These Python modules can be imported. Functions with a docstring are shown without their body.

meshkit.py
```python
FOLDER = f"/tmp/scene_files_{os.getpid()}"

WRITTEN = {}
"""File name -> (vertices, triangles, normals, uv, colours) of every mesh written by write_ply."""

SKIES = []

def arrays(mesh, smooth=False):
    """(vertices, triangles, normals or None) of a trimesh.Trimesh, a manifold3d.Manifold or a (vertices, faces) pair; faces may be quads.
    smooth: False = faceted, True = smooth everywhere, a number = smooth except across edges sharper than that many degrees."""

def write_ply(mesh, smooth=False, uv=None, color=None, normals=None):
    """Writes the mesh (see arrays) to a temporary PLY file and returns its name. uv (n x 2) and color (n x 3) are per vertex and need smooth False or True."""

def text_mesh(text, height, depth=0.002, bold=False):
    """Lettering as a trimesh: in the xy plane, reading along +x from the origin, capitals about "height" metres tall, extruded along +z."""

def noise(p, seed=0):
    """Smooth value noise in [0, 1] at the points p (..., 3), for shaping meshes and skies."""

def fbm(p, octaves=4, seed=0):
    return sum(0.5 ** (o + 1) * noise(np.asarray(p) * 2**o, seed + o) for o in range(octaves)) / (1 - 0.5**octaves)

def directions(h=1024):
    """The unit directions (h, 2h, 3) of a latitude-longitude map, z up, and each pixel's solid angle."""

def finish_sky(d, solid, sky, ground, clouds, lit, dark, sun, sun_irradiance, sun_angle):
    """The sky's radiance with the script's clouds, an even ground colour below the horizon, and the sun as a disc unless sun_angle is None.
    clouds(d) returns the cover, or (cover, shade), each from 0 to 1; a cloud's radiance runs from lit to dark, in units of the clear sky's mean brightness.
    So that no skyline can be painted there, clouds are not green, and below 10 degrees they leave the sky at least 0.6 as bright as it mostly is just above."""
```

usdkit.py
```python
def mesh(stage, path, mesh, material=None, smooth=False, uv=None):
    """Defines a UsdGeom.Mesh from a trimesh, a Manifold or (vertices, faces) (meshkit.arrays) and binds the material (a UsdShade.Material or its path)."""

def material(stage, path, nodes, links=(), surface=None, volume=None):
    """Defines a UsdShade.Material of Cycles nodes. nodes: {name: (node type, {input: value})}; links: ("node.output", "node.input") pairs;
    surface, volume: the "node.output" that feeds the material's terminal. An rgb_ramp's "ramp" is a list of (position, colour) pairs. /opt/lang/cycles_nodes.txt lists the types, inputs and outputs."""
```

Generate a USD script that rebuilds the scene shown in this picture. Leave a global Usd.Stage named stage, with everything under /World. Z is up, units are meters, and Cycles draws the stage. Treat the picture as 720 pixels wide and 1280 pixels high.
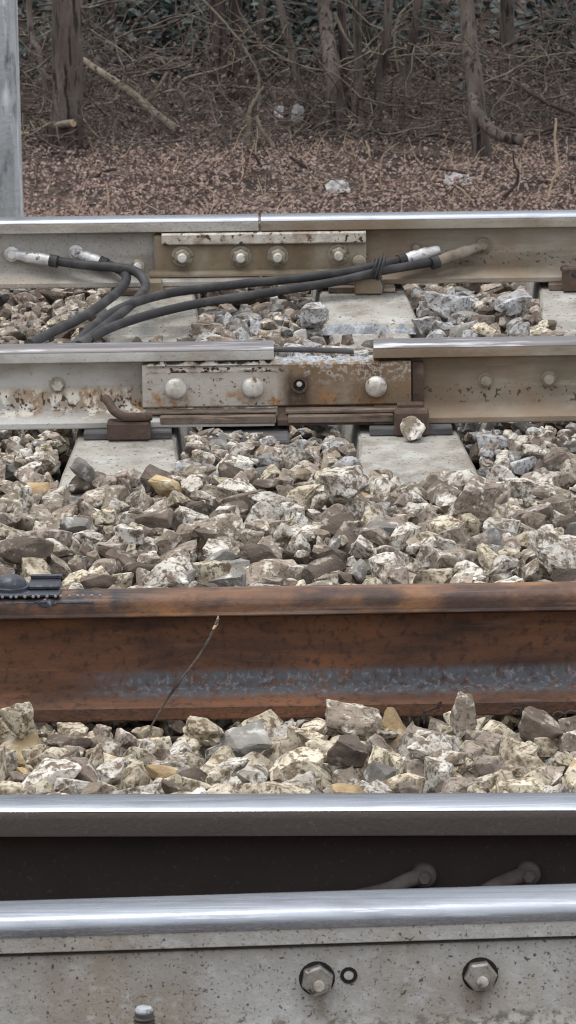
import math, random
import numpy as np
import trimesh
import usdkit, meshkit
from pxr import Usd, UsdGeom, UsdLux, UsdShade, Gf, Sdf, Vt

# ------------------------------------------------------------------ stage, camera, sky, sun, exposure
stage = Usd.Stage.CreateInMemory()
UsdGeom.Xform.Define(stage, '/World')
UsdGeom.Scope.Define(stage, '/World/Looks')
CAM_H, PITCH, ROLL, FPX = 1.43, math.radians(13.6), 0.0125, 4900.0
EXPOSURE = 0.95
SKY_STRENGTH, SUN_I, SUN_ANGLE = 0.12, 0.30, 30.0
SUN_DIR = np.array([-0.30, 0.10, 0.95])                 # towards the sun
SUN_DIR = SUN_DIR / np.linalg.norm(SUN_DIR)

Fw = np.array([0, math.cos(PITCH), -math.sin(PITCH)])
_r0, _u0 = np.array([1.0, 0, 0]), np.array([0, math.sin(PITCH), math.cos(PITCH)])
Rt = math.cos(ROLL) * _r0 - math.sin(ROLL) * _u0
Up = math.sin(ROLL) * _r0 + math.cos(ROLL) * _u0
EYE = np.array([0, 0, CAM_H])
cam = UsdGeom.Camera.Define(stage, '/World/camera')
m4 = Gf.Matrix4d(1.0)
for i, a in enumerate((Rt, Up, -Fw, EYE)):
    for k in range(3):
        m4[i, k] = float(a[k])
cam.AddTransformOp().Set(m4)
cam.CreateHorizontalApertureAttr(24.0)
cam.CreateVerticalApertureAttr(24.0 * 16 / 9)
cam.CreateFocalLengthAttr(24.0 * FPX / 720.0)
cam.CreateFStopAttr(44.0)
cam.CreateFocusDistanceAttr(6.0)
cam.CreateClippingRangeAttr(Gf.Vec2f(0.05, 2000))
cam.CreateExposureAttr(EXPOSURE)

sky_el = math.asin(SUN_DIR[2])
sky_rot = math.atan2(SUN_DIR[0], SUN_DIR[1])
skymat = usdkit.material(stage, '/World/Looks/overcast_sky', {
    'sky': ('sky_texture', {'sky_type': 'single_scattering', 'sun_disc': False, 'sun_elevation': sky_el, 'sun_rotation': sky_rot}),
    'tc': ('texture_coordinate', {}),
    'n': ('noise_texture', {'scale': 2.6, 'detail': 5.0, 'roughness': 0.55}),
    'cl': ('rgb_ramp', {'ramp': [(0.3, (4.6, 4.8, 5.1)), (0.7, (7.2, 7.3, 7.5))]}),
    'mx': ('mix_color', {'fac': 0.85, 'use_clamp': False}),
    'xyz': ('separate_xyz', {}),
    'nrm': ('vector_math', {'math_type': 'normalize'}),
    'gr': ('map_range', {'from_min': 0.0, 'from_max': 1.0, 'to_min': 0.26, 'to_max': 1.42, 'clamp': True}),
    'ml': ('vector_math', {'math_type': 'scale'}),
    'bg': ('background_shader', {'strength': SKY_STRENGTH}),
}, [('tc.generated', 'n.vector'), ('n.fac', 'cl.fac'), ('sky.color', 'mx.a'), ('cl.color', 'mx.b'), ('tc.generated', 'nrm.vector1'), ('nrm.vector', 'xyz.vector'), ('xyz.z', 'gr.value'), ('mx.result', 'ml.vector1'), ('gr.result', 'ml.scale'), ('ml.vector', 'bg.color')], surface='bg.background')
dome = UsdLux.DomeLight.Define(stage, '/World/sky')
dome.GetPrim().SetCustomDataByKey('kind', 'structure')
UsdShade.MaterialBindingAPI.Apply(dome.GetPrim()).Bind(skymat)
sun = UsdLux.DistantLight.Define(stage, '/World/sun')
sun.CreateIntensityAttr(SUN_I)
sun.CreateAngleAttr(SUN_ANGLE)
sun.CreateColorAttr(Gf.Vec3f(1.0, 0.97, 0.92))
sun.GetPrim().CreateAttribute('inputs:normalize', Sdf.ValueTypeNames.Bool).Set(True)
zx = SUN_DIR
xx = np.cross([0, 0, 1.0], zx); xx /= np.linalg.norm(xx)
yx = np.cross(zx, xx)
ms = Gf.Matrix4d(1.0)
for i, a in enumerate((xx, yx, zx)):
    for k in range(3):
        ms[i, k] = float(a[k])
sun.AddTransformOp().Set(ms)

RNG = np.random.default_rng(7)
random.seed(7)


def ray(px, py):
    return Fw + (px - 360) / FPX * Rt - (py - 640) / FPX * Up


def PY(px, py, y):
    d = ray(px, py)
    return EYE + d * (y / d[1])


def PZ(px, py, z):
    d = ray(px, py)
    return EYE + d * ((z - CAM_H) / d[2])


def project(p):
    q = np.asarray(p, float) - EYE
    w = q @ Fw
    return 360 + FPX * (q @ Rt) / w, 640 - FPX * (q @ Up) / w, w


# ------------------------------------------------------------------ scene helpers
USED = {}


def numbered(parent, name):
    k = (parent, name)
    n = USED.get(k, 0)
    USED[k] = n + 1
    return f'{parent}/{name}' if n == 0 else f'{parent}/{name}_{n:03d}'


def tag(prim, label=None, cat=None, group=None, kind=None):
    for k, v in (('label', label), ('category', cat), ('group', group), ('kind', kind)):
        if v:
            prim.SetCustomDataByKey(k, v)


def put_mesh(path, mesh, mat, smooth=False, normals=None):
    if normals is not None:
        v, f = mesh
        m = UsdGeom.Mesh.Define(stage, path)
        m.CreatePointsAttr(Vt.Vec3fArray.FromNumpy(np.asarray(v, np.float32)))
        m.CreateFaceVertexCountsAttr(Vt.IntArray.FromNumpy(np.full(len(f), 3, np.int32)))
        m.CreateFaceVertexIndicesAttr(Vt.IntArray.FromNumpy(np.asarray(f, np.int32).ravel()))
        m.CreateSubdivisionSchemeAttr('none')
        m.CreateNormalsAttr(Vt.Vec3fArray.FromNumpy(np.asarray(normals, np.float32)))
        m.SetNormalsInterpolation('vertex')
        UsdShade.MaterialBindingAPI.Apply(m.GetPrim()).Bind(mat)
        return m.GetPrim()
    return usdkit.mesh(stage, path, mesh, mat, smooth=smooth).GetPrim()


def shifted(mesh, o):
    v, f, _ = meshkit.arrays(mesh, False)
    return v - o, f


class Thing:
    """An Xform at the thing's base; parts are given in world coordinates."""

    def __init__(self, name, label, cat, origin=(0, 0, 0), group=None, kind=None):
        self.path = numbered('/World', name)
        self.o = np.asarray(origin, float)
        x = UsdGeom.Xform.Define(stage, self.path)
        x.AddTranslateOp().Set(Gf.Vec3d(*map(float, self.o)))
        self.prim = x.GetPrim()
        tag(self.prim, label, cat, group, kind)

    def part(self, name, mesh, mat, smooth=False, label=None, under=None, kind=None, normals=None):
        p = numbered(under or self.path, name)
        pr = put_mesh(p, shifted(mesh, self.o), mat, smooth, normals)
        tag(pr, label, kind=kind)
        return p


def single(name, mesh, mat, label=None, cat=None, smooth=False, group=None, kind=None, normals=None):
    pr = put_mesh(numbered('/World', name), mesh, mat, smooth, normals)
    tag(pr, label, cat, group, kind)
    return pr


# ------------------------------------------------------------------ mesh helpers
def cat(*ms):
    vs, fs, n = [], [], 0
    for m in ms:
        v, f, _ = meshkit.arrays(m, False)
        vs.append(v); fs.append(f + n); n += len(v)
    return np.vstack(vs), np.vstack(fs)


def box(x0, x1, y0, y1, z0, z1, ch=0.0):
    if ch <= 0:
        m = trimesh.creation.box([x1 - x0, y1 - y0, z1 - z0])
        m.apply_translation([(x0 + x1) / 2, (y0 + y1) / 2, (z0 + z1) / 2])
        return np.array(m.vertices), np.array(m.faces)
    pts = []
    for x, sx in ((x0, 1), (x1, -1)):
        for y, sy in ((y0, 1), (y1, -1)):
            for z, sz in ((z0, 1), (z1, -1)):
                pts += [(x + sx * ch, y + sy * ch, z), (x + sx * ch, y, z + sz * ch), (x, y + sy * ch, z + sz * ch)]
    h = trimesh.convex.convex_hull(np.array(pts))
    return np.array(h.vertices), np.array(h.faces)


def smoothline(pts, n=6):
    p = np.asarray(pts, float)
    if len(p) < 3:
        t = np.linspace(0, 1, n + 1)[:, None]
        return p[0] * (1 - t) + p[-1] * t
    q = np.vstack([2 * p[0] - p[1], p, 2 * p[-1] - p[-2]])
    out = []
    for i in range(len(p) - 1):
        a, b, c, d = q[i:i + 4]
        for t in np.arange(n) / n:
            out.append(0.5 * (2 * b + (c - a) * t + (2 * a - 5 * b + 4 * c - d) * t * t + (3 * b - 3 * c + d - a) * t ** 3))
    out.append(p[-1])
    return np.array(out)


def tube(p, r, sides=8, cap=True):
    p = np.asarray(p, float)
    n = len(p)
    r = np.broadcast_to(np.asarray(r, float), (n,))
    t = np.gradient(p, axis=0)
    t /= np.linalg.norm(t, axis=1, keepdims=True) + 1e-12
    a = np.zeros_like(p)
    s = np.array([0, 0, 1.0]) if abs(t[0, 2]) < 0.9 else np.array([1.0, 0, 0])
    for i in range(n):
        s = s - t[i] * (s @ t[i])
        s /= np.linalg.norm(s) + 1e-12
        a[i] = s
    b = np.cross(t, a)
    an = np.arange(sides) * 2 * math.pi / sides
    v = (p[:, None] + r[:, None, None] * (np.cos(an)[None, :, None] * a[:, None] + np.sin(an)[None, :, None] * b[:, None])).reshape(-1, 3)
    i, j = np.meshgrid(np.arange(n - 1), np.arange(sides), indexing='ij')
    q = np.stack([i * sides + j, i * sides + (j + 1) % sides, (i + 1) * sides + (j + 1) % sides, (i + 1) * sides + j], -1).reshape(-1, 4)
    f = np.vstack([q[:, [0, 1, 2]], q[:, [0, 2, 3]]])
    if cap:
        v = np.vstack([v, p[0], p[-1]])
        j = np.arange(sides)
        f = np.vstack([f, np.stack([np.full(sides, len(v) - 2), (j + 1) % sides, j], 1),
                       np.stack([np.full(sides, len(v) - 1), (n - 1) * sides + j, (n - 1) * sides + (j + 1) % sides], 1)])
    return v, f


def lathe(prof, sections=24, phase=0.0):
    """prof: (radius, height) from axis bottom to axis top; about z."""
    prof = np.asarray(prof, float)
    an = np.arange(sections) * 2 * math.pi / sections + phase
    v = np.stack([prof[:, 0, None] * np.cos(an), prof[:, 0, None] * np.sin(an), np.repeat(prof[:, 1, None], sections, 1)], -1).reshape(-1, 3)
    n = len(prof)
    i, j = np.meshgrid(np.arange(n - 1), np.arange(sections), indexing='ij')
    q = np.stack([i * sections + j, i * sections + (j + 1) % sections, (i + 1) * sections + (j + 1) % sections, (i + 1) * sections + j], -1).reshape(-1, 4)
    return v, np.vstack([q[:, [0, 1, 2]], q[:, [0, 2, 3]]])


def out_to_camera(m, at, roll=0.0, tilt=(0, 0)):
    """Turns a mesh with axis +z to face -y (the near side of a rail web) at a point."""
    v, f = m
    c, s = math.cos(roll), math.sin(roll)
    v = np.stack([v[:, 0] * c - v[:, 1] * s, v[:, 0] * s + v[:, 1] * c, v[:, 2]], 1)
    v = np.stack([v[:, 0] + tilt[0] * v[:, 2], -v[:, 2], v[:, 1] + tilt[1] * v[:, 2]], 1)
    return v + at, f


def moved(m, at):
    return m[0] + np.asarray(at, float), m[1]


def extrude_x(poly, x0, x1, skew=0.0, closed=True):
    """A (y, z) outline swept along x; y grows by skew * x."""
    poly = np.asarray(poly, float)
    n = len(poly)
    xs = np.array([x0, x1])
    v = np.concatenate([np.stack([np.full(n, x), poly[:, 0] + skew * x, poly[:, 1]], 1) for x in xs])
    k = np.arange(n if closed else n - 1)
    q = np.stack([k, (k + 1) % n, n + (k + 1) % n, n + k], 1)
    f = np.vstack([q[:, [0, 1, 2]], q[:, [0, 2, 3]]])
    if closed:
        from shapely.geometry import Polygon
        tv, tf = trimesh.creation.triangulate_polygon(Polygon(poly), engine='earcut')
        d = ((tv[:, None] - poly[None]) ** 2).sum(-1).argmin(1)
        g = d[tf]
        f = np.vstack([f, g[:, ::-1], g + n])
    t = trimesh.Trimesh(v, f, process=False)
    if closed:
        trimesh.repair.fix_normals(t)
    return np.array(t.vertices), np.array(t.faces)


# ------------------------------------------------------------------ materials
def lin(r, g, b):
    c = np.array([r, g, b]) / 255.0
    return tuple(np.where(c <= 0.04045, c / 12.92, ((c + 0.055) / 1.055) ** 2.4))


def mottled(name, base, layers=(), rough=0.8, metallic=0.0, bump=(), scale=4.0, stretch=(1, 1, 1), rough_var=0.0, vary=None, spec=0.3, island=False):
    """base: colours along a noise ramp. layers: dicts col, scale, lo, hi, stretch, x / z bands (four numbers each), detail.
    bump: (scale, distance, stretch). vary: 'object' or 'island' shifts the noise and the tone of each piece."""
    N = {'g': ('geometry', {}), 'p': ('principled_bsdf', {'roughness': rough, 'metallic': metallic, 'specular_ior_level': spec})}
    L = []
    pos = 'g.position'
    if vary:
        rnd = 'oi.random' if vary == 'object' else 'g.random_per_island'
        if vary == 'object':
            N['oi'] = ('object_info', {})
        N['rm'] = ('math', {'math_type': 'multiply', 'value2': 37.0})
        N['rv'] = ('combine_xyz', {})
        N['va'] = ('vector_math', {'math_type': 'add'})
        L += [(rnd, 'rm.value1'), ('rm.value', 'rv.x'), ('rm.value', 'rv.z'), (pos, 'va.vector1'), ('rv.vector', 'va.vector2')]
        pos = 'va.vector'

    def noise(key, sc, st=(1, 1, 1), detail=4.0, ro=0.6):
        N[key + 'm'] = ('mapping', {'scale': tuple(sc * s for s in st)})
        N[key] = ('noise_texture', {'scale': 1.0, 'detail': detail, 'roughness': ro})
        L.extend([(pos, key + 'm.vector'), (key + 'm.vector', key + '.vector')])
        return key + '.fac'

    fac = noise('b', scale, stretch)
    k = len(base)
    N['br'] = ('rgb_ramp', {'ramp': [(0.28 + 0.44 * i / max(1, k - 1), c) for i, c in enumerate(base)]})
    L.append((fac, 'br.fac'))
    col = 'br.color'
    need_xyz = any(('z' in l or 'x' in l) for l in layers)
    if need_xyz:
        N['sx'] = ('separate_xyz', {})
        L.append(('g.position', 'sx.vector'))
    for i, l in enumerate(layers):
        key = f'l{i}'
        fac = noise(key, l['scale'], l.get('stretch', (1, 1, 1)), l.get('detail', 4.0), l.get('ro', 0.6))
        N[key + 'r'] = ('map_range', {'from_min': l['lo'], 'from_max': l['hi'], 'to_min': 0.0, 'to_max': l.get('amount', 1.0), 'clamp': True})
        L.append((fac, key + 'r.value'))
        f = key + 'r.result'
        for ax in ('x', 'z'):
            if ax in l:
                a, b, c, d = l[ax]
                for q, (u, w, t0, t1) in enumerate(((a, b, 0, 1), (c, d, 1, 0))):
                    kk = f'{key}{ax}{q}'
                    N[kk] = ('map_range', {'from_min': u, 'from_max': w, 'to_min': float(t0), 'to_max': float(t1), 'clamp': True})
                    N[kk + 'x'] = ('math', {'math_type': 'multiply'})
                    L.extend([(f'sx.{ax}', kk + '.value'), (kk + '.result', kk + 'x.value1'), (f, kk + 'x.value2')])
                    f = kk + 'x.value'
        N[key + 'c'] = ('mix_color', {'b': l['col']})
        L.extend([(f, key + 'c.fac'), (col, key + 'c.a')])
        col = key + 'c.result'
    if vary:
        N['hv'] = ('map_range', {'from_min': 0.0, 'from_max': 1.0, 'to_min': 0.78, 'to_max': 1.18, 'clamp': True})
        N['wn'] = ('white_noise_texture', {'dimensions': '1D'})
        N['hs'] = ('hsv', {})
        L.extend([(rnd, 'wn.w'), ('wn.value', 'hv.value'), ('hv.result', 'hs.value'), (col, 'hs.color')])
        col = 'hs.color'
    L.append((col, 'p.base_color'))
    if rough_var:
        N['rr'] = ('map_range', {'from_min': 0.3, 'from_max': 0.7, 'to_min': max(0.05, rough - rough_var), 'to_max': min(1, rough + rough_var), 'clamp': True})
        L.extend([(noise('rn', 30, stretch), 'rr.value'), ('rr.result', 'p.roughness')])
    last = None
    for i, (sc, dist, st) in enumerate(bump):
        key = f'u{i}'
        f = noise(key, sc, st, 5.0, 0.65)
        N[key + 'b'] = ('bump', {'distance': dist, 'strength': 1.0})
        L.append((f, key + 'b.height'))
        if last:
            L.append((last, key + 'b.normal'))
        last = key + 'b.normal'
    if last:
        L.append((last, 'p.normal'))
    return usdkit.material(stage, f'/World/Looks/{name}', N, L, surface='p.BSDF')


I3 = (1, 1, 1)
M = {}
PIT = dict(col=lin(84, 76, 66), scale=150, lo=0.64, hi=0.74, detail=2, amount=0.6)
M['polished'] = mottled('polished_steel', [(0.27, 0.285, 0.31), (0.41, 0.43, 0.46), (0.34, 0.355, 0.385)], [dict(col=(0.17, 0.175, 0.19), scale=1.0, stretch=(7, 30, 30), lo=0.50, hi=0.70, amount=0.6, detail=6), dict(col=(0.62, 0.64, 0.67), scale=1.0, stretch=(4, 240, 240), lo=0.58, hi=0.66, amount=0.6, detail=3),dict(col=(0.30, 0.31, 0.34), scale=1.0, stretch=(2.5, 160, 160), lo=0.50, hi=0.66, amount=0.35)], rough=0.28, metallic=1.0, scale=1.0, stretch=(1.2, 90, 90), rough_var=0.1, spec=0.5, bump=[(1, 0.00012, (2, 160, 40))])
M['worn_top'] = mottled('worn_rail_top', [lin(78, 74, 73), lin(120, 116, 116), lin(96, 91, 88)], [dict(col=lin(190, 192, 198), scale=1, stretch=(4, 60, 60), lo=0.57, hi=0.70)], rough=0.45, metallic=0.6, scale=1.0, stretch=(3, 90, 90), rough_var=0.1)
M['grey_rail'] = mottled('dusty_grey_rail', [lin(132, 125, 114), lin(158, 153, 145), lin(172, 169, 163)], [
    dict(col=lin(150, 126, 96), scale=3.2, lo=0.5, hi=0.75, amount=0.6), PIT,
    dict(col=lin(116, 102, 86), scale=1.0, stretch=(5, 5, 20), lo=0.46, hi=0.68, amount=0.7, detail=6),
    dict(col=lin(100, 92, 82), scale=190, lo=0.58, hi=0.70, detail=2, amount=0.6)], rough=0.75, scale=5, bump=[(140, 0.0016, I3), (30, 0.002, I3)])
M['near_rail'] = mottled('speckled_grey_rail', [lin(136, 130, 120), lin(160, 156, 149), lin(176, 175, 171)], [
    dict(col=lin(150, 130, 102), scale=4.0, lo=0.52, hi=0.75, amount=0.55),
    dict(col=lin(196, 196, 194), scale=60, lo=0.52, hi=0.72, amount=0.5, detail=5), dict(col=lin(122, 106, 86), scale=1.0, stretch=(9, 9, 3), lo=0.5, hi=0.74, amount=0.65, detail=5),
    dict(col=lin(112, 105, 96), scale=95, lo=0.46, hi=0.60, z=(-1, -0.9, -0.132, -0.122), detail=5),
    dict(col=lin(98, 82, 64), scale=1.0, stretch=(60, 60, 14), lo=0.30, hi=0.60, x=(0.006, 0.026, 0.034, 0.056), z=(-0.135, -0.125, -0.098, -0.090), amount=0.55, detail=6),
    dict(col=lin(98, 82, 64), scale=1.0, stretch=(60, 60, 14), lo=0.30, hi=0.60, x=(0.176, 0.196, 0.206, 0.226), z=(-0.135, -0.125, -0.098, -0.090), amount=0.55, detail=6),
    dict(col=lin(70, 64, 57), scale=150, lo=0.665, hi=0.72, detail=1.5, amount=0.9),
    dict(col=lin(84, 77, 70), scale=260, lo=0.60, hi=0.70, detail=2.0, amount=0.8)], rough=0.7, scale=7, bump=[(170, 0.0016, I3), (45, 0.0018, I3)])
M['grey_rail_rust'] = mottled('grey_rail_with_rust_band', [lin(138, 134, 127), lin(166, 163, 157), lin(180, 178, 173)], [
    dict(col=lin(124, 112, 96), scale=1.0, stretch=(6, 6, 10), lo=0.5, hi=0.7, amount=0.7, detail=6),
    dict(col=lin(150, 120, 82), scale=16, lo=0.40, hi=0.62, z=(-0.135, -0.122, -0.09, -0.075), x=(-9, -8.9, -0.24, -0.20)),
    dict(col=lin(215, 208, 195), scale=38, lo=0.50, hi=0.58, z=(-0.135, -0.125, -0.095, -0.08), stretch=(1, 1, 0.5)),
    dict(col=lin(84, 62, 46), scale=125, lo=0.57, hi=0.66, z=(-0.130, -0.12, -0.095, -0.075), detail=1.0, stretch=(1, 1, 0.6)),
    PIT], rough=0.7, scale=5, bump=[(120, 0.0016, I3)])
M['brown_rail'] = mottled('dusty_brown_rail', [lin(116, 105, 90), lin(140, 131, 117), lin(152, 146, 134)], [
    dict(col=lin(104, 88, 70), scale=1.0, stretch=(4, 4, 22), lo=0.46, hi=0.68, amount=0.75, detail=6),
    dict(col=lin(170, 164, 152), scale=1.0, stretch=(6, 6, 30), lo=0.54, hi=0.72, amount=0.6, detail=6),
    dict(col=lin(124, 98, 72), scale=5.0, lo=0.5, hi=0.72, amount=0.6),
    dict(col=lin(112, 92, 72), scale=4.0, lo=0.2, hi=0.5, x=(0.0, 0.05, 0.26, 0.40), amount=0.7),
    dict(col=lin(74, 64, 56), scale=110, lo=0.62, hi=0.68, z=(-0.125, -0.115, -0.095, -0.08), detail=1.0)], rough=0.75, scale=6, bump=[(120, 0.0016, I3)])
M['rust_rail'] = mottled('rusted_rail', [lin(66, 45, 35), lin(104, 70, 50), lin(84, 58, 45)], [
    dict(col=lin(124, 82, 54), scale=9, lo=0.50, hi=0.72, amount=0.8, stretch=(0.6, 1, 1.4), detail=7),
    dict(col=lin(58, 44, 38), scale=1.0, stretch=(2, 30, 30), lo=0.5, hi=0.7, amount=0.6),
    dict(col=lin(50, 36, 30), scale=90, lo=0.52, hi=0.66, amount=0.7),
    dict(col=lin(54, 40, 34), scale=1.0, stretch=(7, 7, 26), lo=0.48, hi=0.66, amount=0.8, detail=6),
    dict(col=lin(88, 89, 92), scale=1.0, stretch=(70, 70, 14), lo=0.34, hi=0.54, z=(-0.148, -0.142, -0.122, -0.112), x=(-0.32, -0.2, 9, 9.1), detail=5),
    dict(col=lin(146, 148, 154), scale=1.0, stretch=(130, 130, 50), lo=0.52, hi=0.70, z=(-0.146, -0.140, -0.124, -0.116), x=(-0.30, -0.18, 9, 9.1), detail=5, amount=0.7),
    dict(col=lin(120, 98, 84), scale=1.0, stretch=(4, 40, 40), lo=0.62, hi=0.74, amount=0.6)],
    rough=0.72, scale=5, stretch=(0.5, 1, 1), bump=[(150, 0.0026, I3), (40, 0.0022, I3)], spec=0.35)
M['rust_top'] = mottled('rusted_rail_head', [lin(66, 46, 36), lin(106, 73, 48), lin(82, 57, 42)], [
    dict(col=lin(140, 98, 60), scale=16, lo=0.54, hi=0.72, stretch=(0.5, 1, 1.2), detail=7), dict(col=lin(64, 44, 34), scale=1.0, stretch=(30, 30, 9), lo=0.54, hi=0.68, amount=0.7, detail=6),
    dict(col=lin(58, 40, 33), scale=9, lo=0.47, hi=0.60, stretch=(0.9, 1, 2), detail=7),
    dict(col=lin(30, 28, 30), scale=22, lo=0.40, hi=0.55, x=(-9, -8.9, -0.25, -0.19), z=(-0.028, -0.016, 1, 1.1)),
    dict(col=lin(122, 106, 98), scale=1.0, stretch=(3, 60, 60), lo=0.56, hi=0.68, amount=0.5)],
    rough=0.62, scale=6, stretch=(0.5, 1, 1), bump=[(110, 0.0014, I3)], spec=0.4)
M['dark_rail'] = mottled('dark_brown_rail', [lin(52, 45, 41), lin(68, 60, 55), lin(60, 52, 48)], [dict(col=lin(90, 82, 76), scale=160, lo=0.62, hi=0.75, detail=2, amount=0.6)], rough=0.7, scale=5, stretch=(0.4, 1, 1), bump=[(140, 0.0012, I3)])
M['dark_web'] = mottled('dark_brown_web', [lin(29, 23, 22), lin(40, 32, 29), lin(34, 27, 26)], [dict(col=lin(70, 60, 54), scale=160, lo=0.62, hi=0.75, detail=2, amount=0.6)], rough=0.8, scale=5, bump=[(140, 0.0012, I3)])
M['rust_dark'] = mottled('dark_rust', [lin(56, 45, 39), lin(80, 64, 55), lin(68, 55, 48)], [dict(col=lin(112, 94, 80), scale=40, lo=0.56, hi=0.72, amount=0.7)], rough=0.8, scale=25, bump=[(180, 0.0016, I3)])
M['plate'] = mottled('rust_stained_joint_plate', [lin(142, 134, 122), lin(174, 168, 158), lin(192, 189, 182)], [
    dict(col=lin(120, 98, 72), scale=1.0, stretch=(9, 9, 9), lo=0.46, hi=0.70, amount=0.7, detail=6),
    dict(col=lin(112, 94, 74), scale=7, lo=0.16, hi=0.46, x=(-0.018, 0.006, 9, 9.1), detail=5),
    dict(col=lin(122, 98, 74), scale=12, lo=0.46, hi=0.66, x=(0.0, 0.02, 9, 9.1), amount=0.8, detail=6),
    dict(col=lin(96, 74, 54), scale=1.0, stretch=(16, 16, 5), lo=0.52, hi=0.68, x=(-0.04, 0.01, 9, 9.1), amount=0.8, detail=6),
    dict(col=lin(140, 100, 58), scale=30, lo=0.52, hi=0.64, z=(-0.13, -0.122, -0.100, -0.082), detail=6),
    dict(col=lin(186, 180, 170), scale=90, lo=0.50, hi=0.66, z=(-0.078, -0.060, -0.03, -0.02), x=(0.02, 0.03, 9, 9.1), detail=6),
    dict(col=lin(58, 47, 40), scale=40, lo=0.22, hi=0.52, x=(-0.008, 0.006, 0.036, 0.050), z=(-0.124, -0.112, -0.066, -0.052), amount=0.85, detail=6),
    dict(col=lin(88, 74, 60), scale=90, lo=0.60, hi=0.68, detail=3)], rough=0.6, scale=9, bump=[(110, 0.0016, I3)])
M['plate_far'] = mottled('brown_grey_plate', [lin(100, 86, 68), lin(130, 118, 98), lin(118, 98, 74)], [
    dict(col=lin(158, 150, 134), scale=1.0, stretch=(9, 9, 9), lo=0.5, hi=0.7, amount=0.6, detail=6),
    dict(col=lin(110, 84, 60), scale=7, lo=0.55, hi=0.72, stretch=(1, 1, 0.4)), PIT], rough=0.7, scale=6, bump=[(110, 0.0014, I3)])
M['flaky_white'] = mottled('flaking_pale_crust', [lin(140, 124, 108), lin(178, 170, 158), lin(205, 200, 190)], [
    dict(col=lin(66, 48, 38), scale=62, lo=0.57, hi=0.64, detail=2), dict(col=lin(120, 94, 72), scale=20, lo=0.56, hi=0.7)], rough=0.85, scale=22, bump=[(90, 0.004, I3)])
M['strip'] = mottled('brown_foot_strip', [lin(80, 68, 59), lin(110, 97, 85), lin(96, 83, 72)], [dict(col=lin(62, 46, 38), scale=1, stretch=(10, 60, 60), lo=0.52, hi=0.66), dict(col=lin(156, 140, 122), scale=1, stretch=(6, 80, 80), lo=0.58, hi=0.7)], rough=0.8, scale=20, bump=[(160, 0.0016, I3)])
M['dust'] = mottled('pale_grinding_dust', [lin(120, 120, 122), lin(160, 163, 168), lin(188, 191, 196)], [dict(col=lin(92, 86, 82), scale=60, lo=0.52, hi=0.66)], rough=0.95, scale=30, bump=[(80, 0.006, I3)])
M['bolt'] = mottled('pale_bolt_steel', [lin(150, 140, 124), lin(185, 180, 170), lin(210, 208, 204)], [dict(col=lin(96, 72, 52), scale=60, lo=0.56, hi=0.7)], rough=0.5, metallic=0.35, scale=40, bump=[(200, 0.001, I3)])
M['bolt_dull'] = mottled('dull_bolt_steel', [lin(118, 106, 90), lin(146, 136, 120), lin(160, 150, 136)], [dict(col=lin(88, 70, 54), scale=60, lo=0.56, hi=0.7)], rough=0.6, metallic=0.3, scale=40, bump=[(200, 0.001, I3)])
M['nut'] = mottled('nut_steel', [lin(104, 97, 88), lin(142, 137, 129), lin(166, 163, 157)], [dict(col=lin(56, 46, 38), scale=90, lo=0.6, hi=0.7)], rough=0.45, metallic=0.5, scale=50, bump=[(220, 0.001, I3)])
M['hole'] = mottled('dark_bore', [lin(26, 24, 23), lin(38, 34, 31)], rough=0.9, scale=50)
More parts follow.
